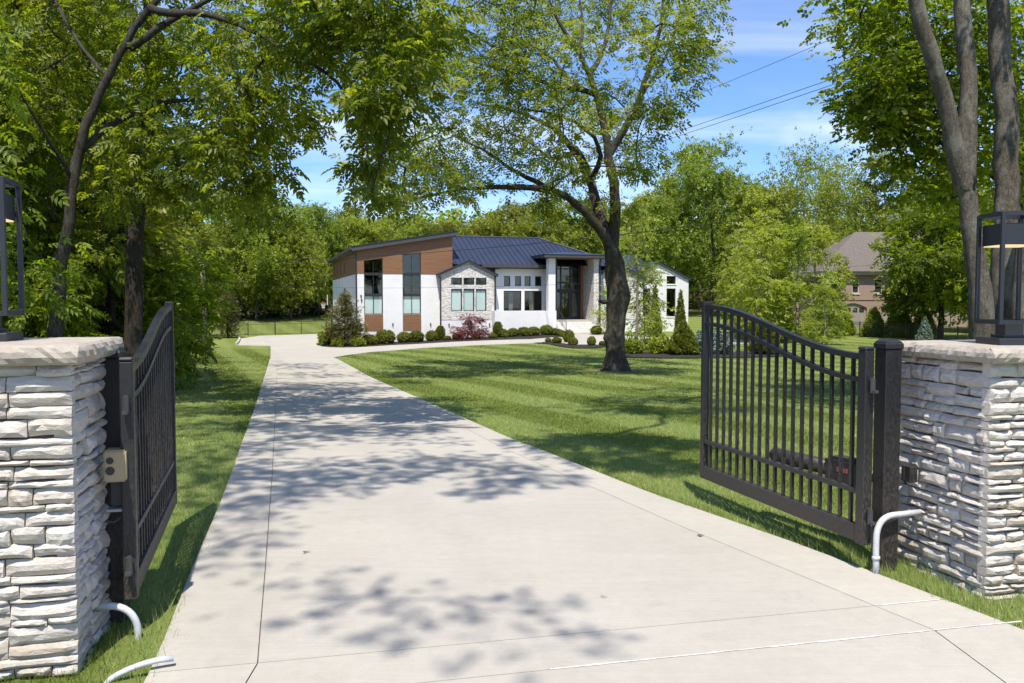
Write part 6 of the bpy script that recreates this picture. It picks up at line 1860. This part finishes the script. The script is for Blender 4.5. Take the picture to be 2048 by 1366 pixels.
for q, (x, y, s_) in enumerate([(25.2, 70.6, .62), (26.8, 68.6, .68), (28.6, 67.2, .72), (30.3, 66.4, .85), (31.8, 65.6, .75)]):
    shrub(ARBO, x, y, s_, ['conical evergreen at the left end of the right fence row', 'second conical evergreen from the left by the right fence', 'middle conical evergreen by the right fence', 'second conical evergreen from the right by the right fence', 'last conical evergreen in shade by the ivy trunk'][q], 'conical_evergreen', group=GN)
shrub(SPRUCE, 28.2, 58.0, .6, 'small blue spruce between gate post and right lantern', 'blue_spruce', cat='tree', group=None)

# red maple, magnolia, olive evergreen
def small_tree(name, base, blobs, mat, bark_m, T, sc, spr, label, seed, trunk, flat=.6, droop=.2, kx=1.0):
    rg = np.random.default_rng(seed); z0 = g1(*base); bl_ = [(base[0] + b_[0], base[1] + b_[1], z0 + b_[2], b_[3], b_[4]) for b_ in blobs]
    tg, sp = blob_targets(bl_, rg, kx); tr_ = [(base[0] + p[0], base[1] + p[1], z0 + p[2]) for p in trunk]
    tubes, dirs = skeleton([(tr_, .07, .03)], tg, rg, tip=.006, step=.3, wob=.03)
    pos, ax = sprays(tg, dirs, spr, np.clip(sp * .9, .15, .6), rg, flat, droop)
    crown = emit(pos, ax, T, rg.uniform(sc * .75, sc * 1.25, len(pos)), .6, None, rg)
    finish_tree(name, (base[0], base[1], z0), tubes, crown, bark_m, mat, label, rg=rg)
small_tree('red_maple', (-3.2, 67.5), [(0, 0, .75, .75, 14), (-.9, 0, .55, .5, 9), (.9, 0, .6, .5, 9), (0, -.3, .4, .7, 8), (-.1, 0, 1.7, .35, 6), (.5, .2, 1.5, .3, 4), (-.2, 0, 1.25, .3, 4)], M['leaf_red'], M['bark_dark'], T_TWIG, .26, 26, 'dark red weeping maple in front of the stone bay', 12, [(0, 0, -.1), (0, 0, .6), (-.1, 0, 1.4)], .45, .4)
small_tree('magnolia_tree', (-12.85, 65.2), [(0, 0, .8, .9, 20), (-.75, 0, 1.3, .55, 12), (.7, 0, 1.4, .5, 12), (0, 0, 1.8, .7, 16), (-.4, 0, 2.5, .45, 10), (.4, 0, 2.6, .4, 10), (.1, 0, 3.3, .32, 9), (.1, 0, 3.8, .2, 5), (.9, .1, .8, .4, 7), (-.9, 0, .8, .4, 7)], M['leaf_mag'], M['bark_dark'], T_TWIG, .32, 24, 'bronze-leaved magnolia at the left corner of the house', 13, [(0, 0, -.1), (0, 0, 1.2), (.05, 0, 2.6), (.1, 0, 3.8)], .9, -.3)
small_tree('olive_evergreen', (-25.3, 75.6), [(0, 0, 1.2, .7, 14), (.5, 0, .9, .5, 8), (-.5, 0, 1.1, .5, 8), (0, 0, 1.9, .65, 12), (0, 0, 2.7, .55, 10), (0, 0, 3.4, .35, 7), (-.5, 0, 2.0, .35, 6), (.5, 0, 2.1, .35, 6), (0, 0, .6, .5, 6)], M['leaf_olive'], M['bark_dark'], T_TWIG, .34, 14, 'small olive evergreen in front of the black lawn fence', 14, [(0, 0, -.1), (0, 0, 1.2), (0, 0, 2.6), (0, 0, 3.4)], .9, -.2)
# shrubs against the right stone gable (light twigs before the veneer)
small_tree('sapling', (7.7, 69.5), [(0, 0, 1.4, .5, 8), (.4, 0, 2.2, .5, 8), (-.4, 0, 2.0, .45, 7), (0, 0, 3.0, .45, 7), (.2, 0, 3.8, .4, 6), (0, 0, .7, .5, 8)], M['leaf_light'], M['bark_birch'], T_TWIG2, .28, 8, 'thin sapling in front of the right stone gable', 15, [(0, 0, -.1), (0, 0, 1.2), (.1, 0, 2.6), (.1, 0, 3.6)], .8, .1)

# ------------------------------------------------------------------ fences
def fence(pts, h_, label, spacing=2.4, pick=.11, group='black metal fences', thin=.016):
    pts = [Vector((p[0], p[1], 0)) for p in pts]
    root = empty('metal_fence', (pts[0].x, pts[0].y, g1(pts[0].x, pts[0].y)), label=label, cat='fence', group=group); b0 = root.location
    pk = MB(); rails = MB()
    for a_, b2 in zip(pts, pts[1:]):
        d_ = (b2 - a_); L_ = d_.length; t_ = d_ / L_; n_ = max(1, round(L_ / spacing))
        for q in range(n_ + (1 if b2 is pts[-1] else 0)):
            p = a_ + d_ * q / n_; z = g1(p.x, p.y); m_ = MB(); m_.box(p.x - .03, p.x + .03, p.y - .03, p.y + .03, z - .1, z + h_ + .06); m_.build('post', M['frame'], root, origin=b0)
        for q in range(n_):
            p = a_ + d_ * q / n_; r_ = a_ + d_ * (q + 1) / n_; zp, zr_ = g1(p.x, p.y), g1(r_.x, r_.y)
            for hh_ in (.12, h_ - .15, h_): rails.bar((p.x, p.y, zp + hh_), (r_.x, r_.y, zr_ + hh_), .025, .03)
        for s in np.arange(pick, L_, pick):
            p = a_ + t_ * s; z = g1(p.x, p.y); pk.box(p.x - thin / 2, p.x + thin / 2, p.y - thin / 2, p.y + thin / 2, z + .06, z + h_)
    rails.build('rails', M['frame'], root, origin=b0); o = pk.build('pickets', M['frame'], root, origin=b0); o['kind'] = 'stuff'
fence([(-27.5, 72.0), (-24.6, 79.2), (-18.0, 82.6)], 1.2, 'black picket fence across the far lawn left of the house')
fence([(-8.3, 10.5), (-12.0, 24.0), (-16.9, 40.5), (-22.6, 58.5), (-27.5, 72.0)], 1.15, 'black picket fence along the left woods', 2.4, .12)
fence([(24.6, 73.2), (28.5, 65.2), (31.8, 57.0), (33.5, 48.0)], 1.15, 'black picket fence at the right lawn before the brick house')
pf = empty('board_fence', (-28.0, 74.0, g1(-28, 74)), label='grey weathered board fence running back at the left', cat='fence')
for q in range(64):
    f_ = q / 64; x, y = -28.0 - 9.5 * f_, 74.0 + 26 * f_; z = g1(x, y); m_ = MB(); m_.bar((x, y, z + .85), (x - .14, y + .385, z + .85), .025, 1.75 + random.uniform(-.03, .03)); m_.build('board', M['greyfence'], pf, origin=pf.location)

# ------------------------------------------------------------------ utility pole, cables, hoop
up = empty('utility_pole', (-22.0, 60.85, g1(-22, 60.85)), label='grey weathered pole at the corner of the left fence', cat='pole')
q = MB(); q.tube([(0, 0, -.3), (-.05, 0, 3), (-.10, 0, 5), (-.12, 0, 6.4)], [.22, .18, .15, .13], 14); q.build('shaft', M['pole'], up, True)
def cable(p0, p1, sag, r_, label):
    p0, p1 = np.array(p0, float), np.array(p1, float); pts = []
    for s in np.linspace(0, 1, 40): p = p0 + (p1 - p0) * s; p[2] -= sag * 4 * s * (1 - s); pts.append(p)
    q = MB(); q.tube([tuple(p - p0) for p in pts], r_, 5); o = q.build('power_cable', M['wire'], None, True, label=label, cat='cable', group='overhead cables'); o.location = p0
cable((21.5, 24.0, 14.6), (-14.0, 112.0, 15.2), .9, .012, 'topmost thin overhead cable crossing the blue sky')
cable((19.0, 21.0, 11.3), (-14.5, 112.0, 13.4), .7, .014, 'upper cable of the close pair crossing the sky')
cable((19.0, 21.3, 11.12), (-14.5, 112.3, 13.2), .75, .014, 'lower cable of the close pair crossing the sky')
cable((22.0, 29.0, 6.9), (-22.1, 60.8, 4.9), 1.05, .016, 'lowest thick cable sagging across the house front')
cable((24.0, 40.0, 4.3), (-22.1, 60.8, 3.2), .9, .007, 'thin service cable low across the white walls')
hp = empty('basketball_hoop', (-18.2, 83.4, g1(-18.2, 83.4)), R(10), label='basketball hoop with white net left of the house corner', cat='basketball hoop')
q = MB(); q.tube([(.5, 0, -.1), (.5, 0, 2.6), (.25, 0, 3.2)], .07, 8); q.build('pole', M['plate'], hp)
MB().box(.10, .14, -.75, .75, 2.75, 3.75).build('backboard', M['net'], hp)
q = MB(); q.tube([(-.30 + .25 * math.cos(a), .25 * math.sin(a), 2.95) for a in np.linspace(0, 2 * math.pi, 17)], .018, 6, False); q.build('rim', M['rim'], hp)
q = MB()
for k_ in range(12):
    a = k_ * math.pi / 6; q.tube([(-.30 + .24 * math.cos(a), .24 * math.sin(a), 2.94), (-.30 + .15 * math.cos(a + .3), .15 * math.sin(a + .3), 2.65), (-.30 + .12 * math.cos(a), .12 * math.sin(a), 2.42)], .012, 4)
q.build('net', M['net'], hp)
ll = empty('path_light', (2.95, 60.0, g1(2.95, 60.0)), label='small black path light at the left tip of the mulch island', cat='lamp')
q = MB(); q.tube([(0, 0, 0), (0, 0, .42)], .02, 6); q.build('stake', M['frame'], ll); q = MB(); q.tube([(0, 0, .40), (0, 0, .44), (0, 0, .50)], [.10, .09, .02], 10); q.build('hood', M['frame'], ll)

# worn soil round the foot of the big tree
sheet('soil_patch', [(4.17 + (1.0 + .22 * math.sin(3 * a_) + random.uniform(-.1, .1)) * math.cos(a_), 34.0 + (.95 + random.uniform(-.12, .12)) * math.sin(a_)) for a_ in np.linspace(0, 2 * math.pi, 26, endpoint=False)], .012, M['soil'], .4, .01, kind='structure', label='bare brown soil round the foot of the big lawn tree')
# fallen leaves on the drive
for (x, y, lab) in [(-1.62, 6.6, 'small curled dry leaf on the drive near the left joint'), (1.6, 7.1, 'dry leaf fragments on the drive by the right lawn edge'), (.62, 5.6, 'brown leaf bit in the middle of the drive')]:
    q = MB()
    for k_ in range(2): q.add([(random.uniform(-.04, .04), random.uniform(-.04, .04), random.uniform(0.003, .02)) for _ in range(4)], [(0, 1, 2), (0, 2, 3)])
    o = q.build('fallen_leaf', M['pole'], None, label=lab, cat='leaf', group='fallen leaves on the drive'); o.location = (x, y, g1(x, y) + .03)

# ------------------------------------------------------------------ grass blades
def grass():
    rg = np.random.default_rng(17); parts = []
    def inside(poly, x, y):
        r_ = np.zeros(len(x), bool); n = len(poly); j = n - 1
        for i_ in range(n):
            xi, yi = poly[i_]; xj, yj = poly[j]
            c_ = ((yi > y) != (yj > y)) & (x < (xj - xi) * (y - yi) / (yj - yi + 1e-12) + xi); r_ ^= c_; j = i_
        return r_
    def pill(cx, cy, sd, x, y):
        a_ = ((x - cx) * UX + (y - cy) * UY) * sd; b2 = (x - cx) * VX + (y - cy) * VY
        return (a_ > 0.0) & (a_ < .98) & (b2 > 0.0) & (b2 < .98)
    for y0, y1, dens, wd, hmin, hmax in ((2.6, 7.5, 4200, .0042, .026, .052), (7.5, 12, 2300, .0056, .026, .050), (12, 19, 950, .0085, .026, .050), (19, 32, 330, .014, .026, .048), (32, 62, 85, .030, .026, .048)):
        w = .64 * y1 + 1.4; n = int(dens * 2 * w * (y1 - y0)); x = rg.uniform(-w, w, n); y = rg.uniform(y0, y1, n)
        ok = (np.abs(x) < .64 * y + 1.4) & ((x > RX(y) + .0 + rg.normal(0, .03, n)) | ((x < LX(y) - .0 + rg.normal(0, .03, n)) & (x > WOODS(y) - 1.5)))
        x, y = x[ok], y[ok]
        bad = pill(-2.33, 4.47, -1, x, y) | pill(3.19, 5.62, 1, x, y)
        # thin, bare soil at the left foot of the pillar and round the big trunk
        bare = (x < LX(y)) & (x > LX(y) - .32) & (y < 6.2) & (rg.uniform(0, 1, len(x)) < .55)
        tr_ = np.hypot(x - 4.17, y - 34.0) < rg.uniform(.55, 1.25, len(x))
        for p_ in (bed1, bed2, bed3, court):
            if y1 > 40: bad |= inside(p_, x, y)
        k_ = ~(bad | bare | tr_); x, y = x[k_], y[k_]; n = len(x)
        d_r = np.where(x > 0, x - RX(y), LX(y) - x)
        hh_ = rg.uniform(hmin, hmax, n) * (1 + .9 * np.exp(-np.abs(d_r) / .10) * (rg.uniform(0, 1, n) < .5))
        near_p = np.minimum(np.hypot(x - 3.1, y - 6.1), np.hypot(x + 2.4, y - 4.9)) < .75
        hh_ = hh_ * np.where(near_p, rg.uniform(1, 2.1, n), 1)
        sgn = np.where(np.sin((x * .93 + y * .36 + .4) * 2 * math.pi / 2.5) > 0, 1, -1)
        lean_a = np.arctan2(.93 * sgn, -.36 * sgn) + rg.normal(0, 1.0, n); ln = hh_ * rg.uniform(.15, .75, n)
        fa = rg.uniform(0, math.pi, n); wx = np.cos(fa) * wd * .5; wy = np.sin(fa) * wd * .5
        z = G(x, y) + .0
        tipx = x + np.cos(lean_a) * ln; tipy = y + np.sin(lean_a) * ln
        V_ = np.stack([np.stack([x - wx, y - wy, z], 1), np.stack([x + wx, y + wy, z], 1), np.stack([tipx, tipy, z + hh_], 1)], 1).reshape(-1, 3)
        F_ = np.arange(n * 3).reshape(-1, 3)
        r_ = np.clip(rg.normal(.45, .22, n) + .12 * np.sin(x * 1.7 + y * .9) * np.sin(y * 1.3 - x * .6), 0, .95)
        r_ = np.where(rg.uniform(0, 1, n) < .035, 1.0, r_)
        parts.append((V_, F_, np.repeat(r_, 3)))
    v, f, r_ = join(parts)
    print('grass tris', len(f))
    obj('grass', new_mesh('grass', v, f, [M['grass']], False, r_), kind='stuff', label='short mown grass of the lawns on both sides of the drive', cat='grass')
grass()
tris = sum(len(o.data.loop_triangles) or sum(p.loop_total - 2 for p in o.data.polygons) for o in []) 
seen = {}
for o in bpy.data.objects:
    if o.type == 'MESH': seen[o.data.name] = len(o.data.loops) - 2 * len(o.data.polygons)
print('unique triangles', sum(seen.values()))
